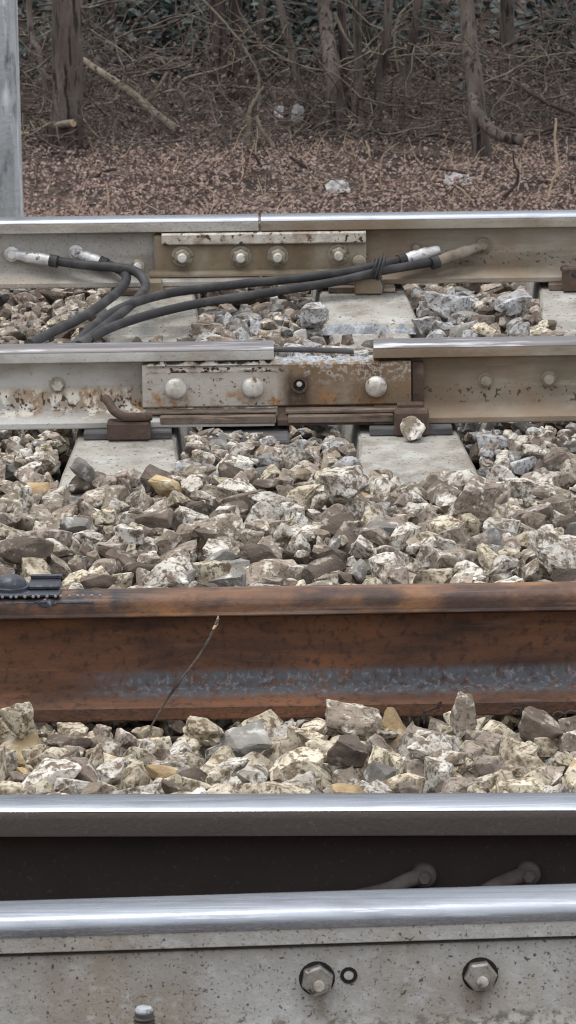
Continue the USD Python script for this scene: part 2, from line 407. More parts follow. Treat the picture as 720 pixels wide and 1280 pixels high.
M['cable'] = mottled('black_rubber_cable', [lin(26, 25, 26), lin(38, 36, 37), lin(32, 30, 31)], [dict(col=lin(84, 80, 77), scale=16, lo=0.46, hi=0.68, amount=0.55, detail=6)], rough=0.65, scale=15, bump=[(150, 0.0008, I3)], spec=0.4)
M['lug'] = mottled('tinned_cable_lug', [lin(150, 146, 142), lin(196, 194, 192), lin(215, 214, 214)], [dict(col=lin(92, 84, 76), scale=60, lo=0.56, hi=0.68)], rough=0.45, metallic=0.5, scale=30, bump=[(200, 0.001, I3)])
M['lug_dark'] = mottled('dark_dusty_lug', [lin(56, 50, 48), lin(72, 66, 63), lin(84, 78, 75)], rough=0.8, scale=30)
M['lug_dusty'] = mottled('dusty_cable_lug', [lin(98, 88, 75), lin(124, 114, 100), lin(140, 131, 118)], [dict(col=lin(92, 84, 76), scale=60, lo=0.56, hi=0.68)], rough=0.7, metallic=0.1, scale=30)
M['concrete'] = mottled('weathered_sleeper_concrete', [lin(122, 118, 110), lin(148, 144, 136), lin(163, 160, 152)], [
    dict(col=lin(176, 175, 170), scale=14, lo=0.52, hi=0.68, amount=0.7, detail=6), dict(col=lin(104, 95, 83), scale=9, lo=0.52, hi=0.72, detail=6),
    dict(col=lin(96, 90, 82), scale=120, lo=0.64, hi=0.70, detail=1)], rough=0.9, scale=8, bump=[(90, 0.003, I3), (16, 0.004, I3)])
M['post'] = mottled('grey_post_concrete', [lin(124, 127, 127), lin(154, 156, 156), lin(174, 176, 175)], [
    dict(col=lin(98, 100, 101), scale=30, lo=0.54, hi=0.68, stretch=(1, 1, 0.3), detail=6), dict(col=lin(206, 208, 208), scale=18, lo=0.54, hi=0.7, stretch=(1.6, 1, 0.25))], rough=0.9, scale=9, stretch=(1, 1, 0.3), bump=[(60, 0.004, I3)])
M['grease'] = mottled('black_grease', [lin(26, 27, 32), lin(46, 48, 56), lin(36, 37, 42)], [dict(col=lin(120, 124, 132), scale=70, lo=0.64, hi=0.72)], rough=0.35, scale=40, bump=[(90, 0.002, I3)], spec=0.5)
M['bead'] = mottled('pale_bead', [lin(96, 98, 104), lin(128, 130, 136)], rough=0.4, scale=50, spec=0.5)
M['timber'] = mottled('dark_packing_timber', [lin(60, 58, 58), lin(84, 82, 82), lin(96, 92, 90)], rough=0.9, scale=30, stretch=(0.3, 1, 1), bump=[(120, 0.003, (0.3, 1, 1))])
M['gravel'] = mottled('dark_gravel_fines', [lin(66, 58, 52), lin(96, 87, 78), lin(116, 107, 97)], rough=0.95, scale=60, bump=[(90, 0.01, I3)])
# stones
CR = lambda c, lo, hi, sc=34: dict(col=c, scale=sc, lo=lo, hi=hi, detail=5, ro=0.65)
VEIN = dict(col=lin(84, 74, 63), scale=130, lo=0.53, hi=0.62, amount=0.8, detail=4)
SB = [(70, 0.0035, I3), (24, 0.005, I3)]


def stone_mats(suffix, vary):
    d = {}
    d['brown'] = mottled('brown_limestone' + suffix, [lin(96, 85, 74), lin(130, 118, 104), lin(158, 146, 131)], [CR(lin(190, 183, 170), 0.52, 0.61, 46), VEIN], rough=0.9, scale=16, bump=SB, vary=vary)
    d['dark'] = mottled('dark_brown_stone' + suffix, [lin(64, 55, 48), lin(90, 79, 70), lin(112, 100, 89)], [CR(lin(160, 150, 137), 0.57, 0.66)], rough=0.88, scale=16, bump=SB, vary=vary)
    d['white'] = mottled('pale_crusted_stone' + suffix, [lin(148, 140, 128), lin(190, 184, 174), lin(214, 210, 201)], [CR(lin(106, 93, 79), 0.50, 0.60, 60), CR(lin(122, 110, 96), 0.54, 0.66, 24), VEIN], rough=0.92, scale=20, bump=SB, vary=vary)
    d['cream'] = mottled('cream_crusted_stone' + suffix, [lin(146, 135, 116), lin(184, 173, 152), lin(210, 201, 182)], [CR(lin(108, 93, 74), 0.50, 0.60, 60), CR(lin(124, 111, 92), 0.54, 0.66, 24), VEIN], rough=0.92, scale=20, bump=SB, vary=vary)
    d['ochre'] = mottled('ochre_stone' + suffix, [lin(128, 106, 78), lin(160, 137, 103), lin(182, 163, 130)], [CR(lin(196, 186, 166), 0.52, 0.64)], rough=0.9, scale=18, bump=SB, vary=vary)
    d['grey'] = mottled('blue_grey_stone' + suffix, [lin(90, 86, 81), lin(118, 114, 108), lin(144, 140, 133)], [CR(lin(184, 181, 176), 0.55, 0.66)], rough=0.85, scale=18, bump=SB, vary=vary)
    d['dusted'] = mottled('dust_covered_stone' + suffix, [lin(124, 121, 118), lin(160, 159, 158), lin(186, 187, 189)], [CR(lin(104, 96, 90), 0.50, 0.62, 50), VEIN], rough=0.95, scale=22, bump=SB, vary=vary)
    d['pink'] = mottled('pinkish_brown_stone' + suffix, [lin(104, 92, 83), lin(136, 123, 112), lin(164, 151, 138)], [CR(lin(188, 181, 169), 0.53, 0.62, 46), VEIN], rough=0.9, scale=16, bump=SB, vary=vary)
    return d


SM, SI = stone_mats('', 'object'), stone_mats('_small', 'island')
# forest
M['soil'] = mottled('leaf_mould_soil', [lin(58, 46, 41), lin(88, 71, 63), lin(104, 86, 77)], [dict(col=lin(44, 36, 32), scale=3, lo=0.42, hi=0.6)], rough=1.0, scale=14, bump=[(40, 0.02, I3)])
M['leaf'] = mottled('dead_leaf', [lin(98, 81, 74), lin(132, 113, 104), lin(158, 140, 130)], rough=0.9, scale=30, vary='island')
M['bark'] = mottled('brown_grey_bark', [lin(66, 58, 52), lin(96, 86, 79), lin(120, 110, 101)], [dict(col=lin(40, 34, 31), scale=1.0, stretch=(46, 46, 5), lo=0.52, hi=0.62, detail=4), dict(col=lin(96, 100, 84), scale=5, lo=0.56, hi=0.75, amount=0.5)], rough=0.95, scale=9, stretch=(1, 1, 0.3), bump=[(1, 0.02, (50, 50, 7)), (90, 0.004, I3)])
M['bark_red'] = mottled('reddish_dark_bark', [lin(52, 42, 40), lin(78, 64, 61), lin(94, 80, 76)], [dict(col=lin(34, 27, 27), scale=1.0, stretch=(46, 46, 5), lo=0.52, hi=0.62, detail=4)], rough=0.95, scale=9, stretch=(1, 1, 0.3), bump=[(1, 0.02, (50, 50, 7)), (90, 0.004, I3)])
M['twig'] = mottled('grey_brown_twig', [lin(50, 43, 39), lin(84, 75, 69), lin(128, 119, 110)], rough=0.95, scale=12, vary='island')
M['branch'] = mottled('pale_branch', [lin(88, 80, 68), lin(118, 109, 95), lin(134, 126, 112)], [dict(col=lin(70, 60, 50), scale=40, lo=0.55, hi=0.7)], rough=0.95, scale=14, bump=[(70, 0.004, I3)])
M['branch_dark'] = mottled('dark_branch', [lin(44, 36, 33), lin(62, 52, 47), lin(74, 62, 56)], rough=0.95, scale=14, bump=[(70, 0.004, I3)])
M['cut'] = mottled('pale_sawn_wood', [lin(150, 130, 104), lin(178, 158, 130)], rough=0.9, scale=60)
M['straw'] = mottled('dry_straw', [lin(140, 120, 98), lin(176, 156, 132)], rough=0.9, scale=20, vary='island')
M['ivy'] = mottled('dark_ivy_leaf', [lin(30, 40, 37), lin(46, 58, 54), lin(64, 76, 72)], rough=0.5, scale=20, vary='island', spec=0.4)
M['plastic'] = mottled('grey_white_plastic', [lin(128, 124, 122), lin(166, 162, 160), lin(188, 185, 183)], rough=0.55, scale=14, bump=[(30, 0.01, I3)])

# ------------------------------------------------------------------ where the rails run (near-to-far), y of the rail's middle
tanx = lambda py: -ray(360, py)[2] / ray(360, py)[1]
HW60, HW50 = 0.072, 0.067
Y5 = CAM_H / tanx(265) - HW50 / 2
Y4 = CAM_H / tanx(422.5) - HW50 / 2
Y3 = CAM_H / tanx(728) - HW60 / 2
Y2 = CAM_H / tanx(987) - HW60 / 2
Y1 = CAM_H / tanx(1110) - HW60 / 2
FOOT5, FOOT4, FOOT60 = -0.150, -0.148, -0.172
print('rails at', Y5, Y4, CAM_H / tanx(423) - HW50 / 2, Y3, Y2, Y1)


def thick_profile(h, hw, fw, web, side):
    half, head = rail_profile(h, hw, fw, web, side)
    H = hw / 2
    half = [(a, b + 0.008) if -h + 0.009 < b < -h + 0.05 else (a, b) for a, b in half]
    half = half[:-2] + [(H + 0.0016, -side - 0.0006), (H + 0.0024, -side + 0.0008), (H + 0.0020, -side + 0.0024), (H + 0.0004, -side + 0.0046)]
    return half, head


def rail_profile(h, hw, fw, web, side):
    """Half outline from the foot up to the crown (positive half), z from the crown (0) down to -h."""
    H = hw / 2
    w = web / 2
    half = [(fw / 2 - 0.001, -h), (fw / 2, -h + 0.002), (fw / 2 - 0.0005, -h + 0.0105), (fw / 2 - 0.003, -h + 0.012), (fw / 2 - 0.026, -h + 0.0185), (w + 0.016, -h + 0.0285), (w + 0.008, -h + 0.034),
            (w + 0.0025, -h + 0.042), (w + 0.0004, -h + 0.055), (w, -(side + 0.040)), (w + 0.0008, -(side + 0.016)), (w + 0.003, -(side + 0.009)), (w + 0.007, -(side + 0.0055)),
            (H - 0.003, -(side + 0.0018)), (H - 0.0005, -(side + 0.0008)), (H, -side + 0.001)]
    head = [(H - 0.0008, -0.0145), (H - 0.002, -0.0095), (H - 0.0048, -0.0055), (H - 0.0095, -0.0025), (H - 0.0165, -0.0010), (H - 0.026, -0.0003), (0, 0)]
    return half, head


def near_profile(h, hw, fw, web, side):
    half, head = rail_profile(h, hw, fw, web, side)
    w = 0.029
    half = [p for p in half if p[1] < -h + 0.02] + [(w + 0.030, -h + 0.024), (w + 0.012, -h + 0.033), (w + 0.003, -h + 0.041), (w, -h + 0.050), (w, -(side + 0.0075)), (w - 0.001, -(side + 0.0062)), (w - 0.022, -(side + 0.0060)),
            (w - 0.022, -(side + 0.0005)), (hw / 2 - 0.003, -(side + 0.0003)), (hw / 2 - 0.0005, -(side - 0.0008)), (hw / 2, -side + 0.002)]
    return half, head


def full_outline(half, head):
    pos = half + head
    return pos + [(-a, b) for a, b in pos[-2::-1]]


def band(head, upto, lift=0.0006, thick=0.0012):
    """The crown of the head as a thin closed shell: (y, z) outline, down to z = upto on the near (-y) side."""
    pts = [p for p in head if p[1] > -0.011]
    top = [(a, b) for a, b in pts] + [(-a, b) for a, b in head[-2::-1] if b > upto]
    if upto < -0.0145:
        top += [(-head[0][0] - 0.0008, upto)]
    c = np.array([0, -0.03])
    t = np.array(top)
    n = t - c
    n /= np.linalg.norm(n, axis=1, keepdims=True)
    return np.vstack([t + n * lift, (t - n * thick)[::-1]])


def rail(label, y0, skew, x0, x1, h, hw, fw, web, side, mat, topmat, upto=-0.011, name='steel_rail', headmat=None, group=None, profile=rail_profile):
    half, head = profile(h, hw, fw, web, side)
    t = Thing(name, label, 'rail', (max(min(0, x1), x0), y0, -h), group)
    out = np.array(full_outline(half, head)) + [y0, 0]
    if headmat is None:
        t.part('rail_body', extrude_x(out, x0, x1, skew), mat, smooth=28)
    else:
        cut = -(side + 0.010)
        lo = np.array([p for p in half if p[1] < cut] + [(web / 2 + 0.001, cut)])
        lo = np.vstack([lo, [-1, 1] * lo[::-1]]) + [y0, 0]
        t.part('web_and_foot', extrude_x(lo, x0, x1, skew), mat, smooth=28)
        hi = [p for p in half if p[1] >= cut]
        hi = np.array([(web / 2 - 0.001, cut + 0.0003)] + hi + head)
        hi = np.vstack([hi, ([-1, 1] * hi[:-1])[::-1]]) + [y0, 0]
        t.part('rail_head', extrude_x(hi, x0, x1, skew), headmat, smooth=28)
    if topmat is not None:
        t.part('running_surface', extrude_x(band(head, upto) + [y0, 0], x0, x1, skew), topmat, smooth=28)
    return t


X = lambda px, py, y: PY(px, py, y)[0]
SK1, SK2, SK3, SK4, SK5 = 0.055, -0.030, 0.012, 0.012, 0.0
WB = 0.0165
xj5 = X(324.5, 270, Y5 - 0.03)
rail('far shiny-topped rail piece on the left, its end at the narrow gap', Y5, SK5, -6, xj5 - 0.003, 0.150, HW50, 0.14, WB, 0.030, M['grey_rail'], M['polished'])
rail('far shiny-topped rail piece right of the narrow gap, with two cable lugs', Y5, SK5, xj5 + 0.003, 6, 0.150, HW50, 0.14, WB, 0.030, M['brown_rail'], M['polished'])
xl4, xr4 = X(342, 430, Y4 - 0.03), X(467, 430, Y4 - 0.03)
rail('grey rail piece with a rusty pitted web band, left of the missing head', Y4, SK4, -6, xl4, 0.148, HW50, 0.14, WB, 0.027, M['grey_rail_rust'], M['worn_top'])
tr4 = rail('brown-grey rail piece with two small bolt heads, right of the missing head', Y4, SK4, xr4, 6, 0.148, HW50, 0.14, WB, 0.027, M['brown_rail'], M['worn_top'])
# the stub of web and foot whose head is gone
half, head = rail_profile(0.148, HW50, 0.14, WB, 0.027)
lo = np.array([p for p in half if p[1] < -0.04])
lo = np.vstack([lo, [-1, 1] * lo[::-1]]) + [Y4, 0]
tr4.part('headless_web', extrude_x(lo, xl4 + 0.006, xr4 - 0.0004, SK4), M['rust_dark'], smooth=28, label='headless stretch of rail web between the two plates')
rail('rust-brown rail with a bluish smear along its web', Y3, SK3, -6, 6, 0.172, HW60, 0.15, WB, 0.028, M['rust_rail'], None, headmat=M['rust_top'], profile=thick_profile)
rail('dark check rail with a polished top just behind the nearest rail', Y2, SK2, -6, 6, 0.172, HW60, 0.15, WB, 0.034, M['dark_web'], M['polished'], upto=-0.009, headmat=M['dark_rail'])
rail('nearest rail, polished top over speckled grey web with two hexagon nuts', Y1, SK1, -6, 6, 0.172, 0.074, 0.15, 0.022, 0.041, M['near_rail'], M['polished'], upto=-0.022, profile=near_profile)


# ------------------------------------------------------------------ bolts
def dome(r, h):
    a = np.linspace(0, math.pi / 2, 7)
    return [(r, 0), (r, h * 0.25)] + [(r * math.cos(t), h * 0.25 + h * 0.75 * math.sin(t)) for t in a[1:-1]] + [(0.0003, h)]


def dome_bolt(t, at, r, h, mat, roll=0.0, label=None, name='domed_bolt'):
    p = t.part(name, out_to_camera(lathe(dome(r, h), 26), at), mat, smooth=40, label=label)
    return p


def hex_nut(t, at, af, h, mat, roll, bolt_r, bolt_h, mat2, washer=None, tilt=(0, 0), off=(0, 0)):
    R = af / math.sqrt(3)
    if washer:
        t.part('washer', out_to_camera(lathe([(washer, 0), (washer, 0.003), (washer - 0.001, 0.0042), (0.003, 0.0042)], 26), at), mat, smooth=40)
    z0 = 0.0035 if washer else 0
    hx = lathe([(R, z0), (R, z0 + h * 0.8), (R * 0.86, z0 + h), (0.0003, z0 + h * 1.01)], 6, 0)
    n = t.part('nut', out_to_camera(hx, at, roll, tilt), mat, smooth=False)
    b = [(bolt_r, z0 + h * 0.9), (bolt_r, z0 + h + bolt_h * 0.35), (bolt_r * 0.93, z0 + h + bolt_h * 0.45), (bolt_r, z0 + h + bolt_h * 0.55), (bolt_r * 0.93, z0 + h + bolt_h * 0.7), (bolt_r, z0 + h + bolt_h * 0.82), (bolt_r * 0.8, z0 + h + bolt_h), (0.0003, z0 + h + bolt_h * 1.02)]
    t.part('bolt_end', out_to_camera(lathe(b, 18), np.asarray(at) + [off[0], 0, off[1]], 0, tilt), mat2, smooth=30)


def ynear(y0, skew, px, py, dy):
    """The plane dy in front of a rail's middle, where a pixel's ray meets it."""
    y = y0 - dy
    for _ in range(3):
        y = y0 - dy + skew * PY(px, py, y)[0]
    return PY(px, py, y)


# near rail: two hex nuts, an open hole
for i, (px, py, rl) in enumerate(((396, 1223, 0.35), (600, 1218, 0.12))):
    at = ynear(Y1, SK1, px, py, 0.0290)
    t = Thing('hex_bolt', ('hexagon nut on the nearest rail web beside the round hole', 'lone hexagon nut on the nearest rail web, far right')[i], 'bolt', at, 'hexagon nuts on the nearest rail')
    t.part('backing_ring', out_to_camera(lathe([(0.0202, 0), (0.0195, 0.0022), (0.002, 0.0022)], 20), at, rl + 0.1), M['hole'])
    hex_nut(t, at - [0, 0.0023, 0], 0.0315, 0.011, M['nut'], rl, 0.0062, 0.004, M['bolt'], tilt=(0.1, 0.05), off=(0.001, -0.004))
at = ynear(Y1, SK1, 436, 1219, 0.0290)
t = Thing('bolt_hole', 'small dark-rimmed round plug in the nearest rail web beside a nut', 'bolt hole', at)
t.part('rim', out_to_camera(lathe([(0.0095, 0), (0.0095, 0.0012), (0.0058, 0.0012), (0.0055, 0.0002)], 24), at), M['hole'], smooth=30)
t.part('plug', out_to_camera(lathe([(0.0056, 0), (0.0052, 0.0009), (0.0003, 0.0014)], 20), at), M['bolt'], smooth=40)
# upright clip bolt standing on the near side of the nearest rail
at = PY(180, 1263, Y1 - 0.085)
t = Thing('clip_bolt', 'upright threaded clip bolt before the nearest rail at the bottom edge', 'bolt', at - [0, 0, 0.09])
thr = [(0.0003, -0.09)] + [(0.0122 if k % 2 else 0.0100, -0.09 + 0.0021 * k) for k in range(41)] + [(0.0105, -0.002), (0.0090, 0.0), (0.0003, 0.0005)]
t.part('threaded_shank', moved(lathe(thr, 20), at), M['lug_dark'], smooth=25)
t.part('pale_tip', moved(lathe([(0.0096, -0.0035), (0.0098, 0.001), (0.0082, 0.0032), (0.0003, 0.0036)], 20), at), M['dust'], smooth=35)
t.part('nut', moved(lathe([(0.010, -0.05), (0.021, -0.05), (0.021, -0.022), (0.018, -0.017), (0.0095, -0.017)], 6, 0.3), at), M['bolt_dull'])
t.part('clip_plate', box(at[0] - 0.06, at[0] + 0.06, at[1] - 0.05, at[1] + 0.05, at[2] - 0.066, at[2] - 0.0505, 0.003), M['rust_dark'])

# check rail: two lugs against its web
for i, (px, py) in enumerate(((530, 1092), (660, 1090))):
    at = ynear(Y2, SK2, px, py, 0.0085)
    t = Thing('cable_lug', ('dim cable lug with a long sleeve on the check rail web', 'dim short cable lug on the check rail web, far right')[i], 'cable lug', at, 'lugs on the check rail')
    t.part('palm', out_to_camera(lathe([(0.0145, 0), (0.0145, 0.009), (0.012, 0.012), (0.0003, 0.013)], 22), at), M['lug_dark'], smooth=35)
    t.part('bolt_end', out_to_camera(lathe([(0.008, 0.011), (0.008, 0.020), (0.006, 0.023), (0.0003, 0.023)], 6), at), M['lug_dark'])
    L_ = 0.085 if i == 0 else 0.06
    pts = smoothline([at + [0, -0.008, 0], at + [-0.02, -0.012, -0.004], at + [-0.045, -0.016, -0.014], at + [-L_, -0.018, -0.022]], 5)
    t.part('sleeve', tube(pts, np.linspace(0.0100, 0.0082, len(pts)), 12), M['lug_dark'], smooth=40)
    pts = smoothline([at + [-L_, -0.018, -0.022], at + [-L_ - 0.06, -0.02, -0.032], at + [-L_ - 0.2, -0.03, -0.08], at + [-L_ - 0.3, -0.05, -0.14]], 5)
    t.part('cable', tube(pts, 0.0075, 10), M['cable'], smooth=40)

# rail 4: loose bolt heads in the web
for i, (px, py) in enumerate(((72, 481), (607, 475), (686, 473))):
    at = ynear(Y4, SK4, px, py, 0.0083)
    t = Thing('web_bolt', ('pale bolt head alone on the rusty-banded grey rail web', 'left of two brown bolt heads on the brown-grey rail web', 'right of two brown bolt heads on the brown-grey rail web')[i], 'bolt', at, 'bolt heads in the rail web')
    t.part('washer', out_to_camera(lathe([(0.0150, 0), (0.0145, 0.003), (0.003, 0.003)], 24), at), M['bolt_dull'], smooth=35)
    t.part('bolt_head', out_to_camera(lathe([(0.0118, 0.003), (0.0118, 0.009), (0.0095, 0.0125), (0.0003, 0.0135)], 10 if i else 6), at), M['bolt'] if i == 0 else M['bolt_dull'], smooth=25)

# ------------------------------------------------------------------ fishplates
FY4 = 0.031   # how far the plate's face stands in front of the rail's middle
xa, xm, xb = X(178, 480, Y4 - FY4), X(350, 480, Y4 - FY4), X(514, 480, Y4 - FY4)
zt, zb = -0.0362, -0.1185


def plate_outline(y0, zt, zb, face):
    return np.array([(y0 - 0.0095, zt + 0.001), (y0 - face + 0.003, zt), (y0 - face, zt - 0.003), (y0 - face - 0.001, (zt + zb) / 2), (y0 - face, zb + 0.003), (y0 - face + 0.003, zb), (y0 - 0.0095, zb + 0.004)])


o4 = plate_outline(Y4, zt, zb, FY4)
t4 = Thing('fishplate', 'bolted plate half pale, half rust-brown across the missing rail head', 'fishplate', (xa, Y4 - FY4, zb))
t4.part('plate', extrude_x(o4, xa, xb, SK4), M['plate'], smooth=20)
rg = np.random.default_rng(3)
nx = 90


def crust(x0, x1, y0, y1, z, h, skew, seed, nx=80, ny=7):
    """A ragged heap of flakes: a bumpy strip with a flat base."""
    xs, ys = np.linspace(x0, x1, nx), np.linspace(y0, y1, ny)
    gx, gy = np.meshgrid(xs, ys, indexing='ij')
    n = meshkit.fbm(np.stack([gx * 90, gy * 90, gx * 0], -1), 3, seed)
    edge = np.minimum(1, np.minimum(np.minimum(gx - x0, x1 - gx) / 0.008, np.minimum(gy - y0, y1 - gy) / 0.004 + 0.0))
    zz = z + h * np.clip(n * 2.4 - 0.75, 0.05, 1) * np.clip(edge, 0, 1)
    top = np.stack([gx, gy + skew * gx, zz], -1).reshape(-1, 3)
    i, j = np.meshgrid(np.arange(nx - 1), np.arange(ny - 1), indexing='ij')
    q = np.stack([i * ny + j, (i + 1) * ny + j, (i + 1) * ny + j + 1, i * ny + j + 1], -1).reshape(-1, 4)
    return top, np.vstack([q[:, [0, 1, 2]], q[:, [0, 2, 3]]])


# pale crust along the top of the left plate half, dust where the head is missing
t4.part('flaky_crust', crust(xa + 0.008, xm + 0.005, Y4 - FY4 - 0.004, Y4 - FY4 + 0.012, zt - 0.001, 0.010, SK4, 5), M['flaky_white'], smooth=True)
v_, f_ = crust(xa + 0.012, xm - 0.003, -0.012, 0.004, 0, 0.004, 0, 11)
t4.part('face_crust', (np.stack([v_[:, 0], Y4 - FY4 + SK4 * v_[:, 0] - v_[:, 2] - 0.0006, zt - 0.008 + v_[:, 1] * 0.6], 1), f_[:, ::-1]), M['flaky_white'], smooth=True)
single('grinding_dust', crust(xl4 + 0.004, xr4 - 0.002, Y4 - FY4, Y4 + 0.028, -0.0395, 0.007, SK4, 9, 110, 16), M['dust'], 'pale grinding dust on the headless stretch of rail', 'dust', smooth=True, kind='stuff')
for px, py, r in ((220, 485, 0.0205), (316, 484, 0.0205), (470, 483, 0.0205)):
    dome_bolt(t4, ynear(Y4, SK4, px, py, FY4 + 0.0008), r, 0.018, M['bolt'])
at = ynear(Y4, SK4, 374, 481, FY4 + 0.0008)
t4.part('empty_bolt_hole', out_to_camera(lathe([(0.0155, 0), (0.0155, 0.005), (0.0115, 0.005), (0.0105, 0.0005)], 24), at), M['rust_dark'], smooth=30)
t4.part('bolt_stub', out_to_camera(lathe([(0.0108, 0.0), (0.0100, 0.0022), (0.0003, 0.0024)], 20), at), M['hole'], smooth=30)
t4.part('bolt_stub', out_to_camera(lathe([(0.006, 0.002), (0.0045, 0.0055), (0.0003, 0.0065)], 16), at + [0, 0, 0.002]), M['bolt'], smooth=40)
x0, x1 = X(515, 480, Y4 - FY4), X(530, 480, Y4 - FY4)
t4.part('end_block', box(x0, x1, Y4 - 0.022, Y4 - 0.0095, -0.116, -0.038, 0.002), M['rust_dark'])
for (p0, p1, za, zb_, dy) in ((182, 347, -0.1215, -0.1265, 0.058), (200, 345, -0.1275, -0.1425, 0.0735), (357, 520, -0.1215, -0.1285, 0.056), (360, 492, -0.1295, -0.143, 0.0735)):
    t4.part('foot_strip', box(X(p0, 522, Y4 - dy), X(p1, 522, Y4 - dy), Y4 - dy, Y4 - 0.03, zb_, za, 0.0015), M['strip'])

single('steel_rod', tube(np.array([PY(341, 436.5, Y4 + 0.05), PY(398, 437.5, Y4 + 0.05), PY(442, 439, Y4 + 0.05)]), 0.0055, 12), M['timber'], 'dark rod lying behind the missing rail head', 'rod', smooth=40)
FY5 = 0.036
xa5, xb5 = X(193, 318, Y5 - FY5), X(458, 318, Y5 - FY5)
t5 = Thing('fishplate', 'brown-grey plate with four studded nuts under the far rail gap', 'fishplate', (xa5, Y5 - FY5, -0.13))
t5.part('plate', extrude_x(plate_outline(Y5, -0.040, -0.121, FY5 - 0.006), xa5, xb5, SK5), M['plate_far'], smooth=20)
xs = X(202, 296, Y5 - FY5)
t5.part('flaking_ledge', extrude_x(np.array([(Y5 - 0.012, -0.0345), (Y5 - FY5 - 0.004, -0.0345), (Y5 - FY5 - 0.008, -0.0375), (Y5 - FY5 - 0.008, -0.057), (Y5 - FY5 - 0.005, -0.060), (Y5 - 0.020, -0.060)]), xs, xb5 - 0.001, SK5), M['flaky_white'], smooth=20)
t5.part('foot_ledge', extrude_x(np.array([(Y5 - 0.02, -0.117), (Y5 - 0.052, -0.121), (Y5 - 0.055, -0.126), (Y5 - 0.054, -0.131), (Y5 - 0.02, -0.1305)]), X(186, 345, Y5 - 0.05), X(470, 345, Y5 - 0.05), SK5), M['plate_far'], smooth=20)
for px, py in ((228, 320), (301, 320), (347, 319.5), (423, 317.5)):
    at = ynear(Y5, SK5, px, py, FY5 - 0.0055)
    nt = t5.part('nut', out_to_camera(lathe([(0.0195, 0.0045), (0.0188, 0.016), (0.0155, 0.020), (0.0003, 0.0205)], 6, 0.4), at), M['bolt_dull'], smooth=20)
    t5.part('bolt_end', out_to_camera(lathe([(0.0105, 0.019), (0.0105, 0.033), (0.0085, 0.0365), (0.0003, 0.0372)], 18), at), M['bolt'], smooth=30, under=nt)
    t5.part('washer', out_to_camera(lathe([(0.0245, 0), (0.0245, 0.003), (0.022, 0.0045), (0.019, 0.005), (0.004, 0.005)], 28), at), M['bolt_dull'], smooth=35, under=nt)

# ------------------------------------------------------------------ sleepers, clips and packing
SLX = [-1.25, -0.785, -0.300, 0.172, 0.668, 1.14]   # under the far rail
SLN = [-1.25, -0.790, -0.303, 0.226, 0.690, 1.16]   # under the joint rail


def sleeper(xf, xn, label):
    st = [(Y5 + 0.52, -0.180, 0.092), (Y5 + 0.16, -0.166, 0.092), (Y5 - 0.10, -0.166, 0.092), (Y5 - 0.30, -0.197, 0.108), (Y5 - 0.315, -0.212, 0.085), (Y5 - 0.70, -0.216, 0.080),
          (Y4 + 0.31, -0.214, 0.085), (Y4 + 0.30, -0.195, 0.105), (Y4 + 0.10, -0.164, 0.092), (Y4 - 0.11, -0.164, 0.090), (Y4 - 0.30, -0.178, 0.103), (Y4 - 0.50, -0.192, 0.110)]
    rows, zf = [], -0.40
    for y, z, hw in st:
        x = xn + (xf - xn) * (y - Y4) / (Y5 - Y4)
        hw *= 1.05
        rows.append([(x - hw - 0.030, y, zf), (x - hw - 0.012, y, z - 0.09), (x - hw, y, z - 0.006), (x - hw + 0.006, y, z), (x + hw - 0.006, y, z), (x + hw, y, z - 0.006), (x + hw + 0.012, y, z - 0.09), (x + hw + 0.030, y, zf)])
    v = np.array(rows, float)
    n, k = v.shape[:2]
    v = v.reshape(-1, 3)
    i, j = np.meshgrid(np.arange(n - 1), np.arange(k - 1), indexing='ij')
    q = np.stack([i * k + j, i * k + j + 1, (i + 1) * k + j + 1, (i + 1) * k + j], -1).reshape(-1, 4)
    f = np.vstack([q[:, [0, 1, 2]], q[:, [0, 2, 3]]])
    for b in (0, (n - 1) * k):
        f = np.vstack([f, [(b, b + a, b + a + 1) for a in range(1, k - 1)]])
    m = trimesh.Trimesh(v, f, process=False)
    trimesh.repair.fix_normals(m)
    single('concrete_sleeper', (np.array(m.vertices), np.array(m.faces)), M['concrete'], label, 'sleeper', smooth=15, group='concrete sleepers of the far track')


sl = ['concrete sleeper two places left of the rusty curved clip', 'concrete sleeper hidden in stones left of the coiled cables', 'concrete sleeper below the coiled cables and the rusty curved clip', 'concrete sleeper right of centre below the tied cables, with dust on it',
      'concrete sleeper at the right edge beside the far rail clip', 'concrete sleeper past the right edge']
for x, xn, l in zip(SLX[1:5], SLN[1:5], sl[1:5]):
    sleeper(x, xn, l)

# left rusty clip on the near foot of rail 4
c = PY(158, 520, Y4 - 0.10)
t = Thing('rail_clip', 'rusty curved spring clip on a block before the rusty-banded grey rail', 'rail clip', (c[0], Y4 - 0.1, -0.164))
t.part('shoulder_block', box(X(134, 530, Y4 - 0.10), X(188, 530, Y4 - 0.10), Y4 - 0.118, Y4 - 0.074, -0.1635, -0.128, 0.004), M['rust_dark'])
pts = smoothline([PY(131, 497, Y4 - 0.066), PY(136, 503, Y4 - 0.082), PY(143, 514, Y4 - 0.098), PY(155, 520.5, Y4 - 0.108), PY(170, 521.5, Y4 - 0.108), PY(190, 520.5, Y4 - 0.104)], 6)
t.part('spring_bar', tube(pts, np.r_[0.007, np.full(len(pts) - 2, 0.0085), 0.0075], 14), M['rust_dark'], smooth=40)
t.part('base_pad', box(X(104, 536, Y4 - 0.11), X(214, 536, Y4 - 0.11), Y4 - 0.105, Y4 + 0.1, -0.1636, -0.1490, 0.002), M['timber'])
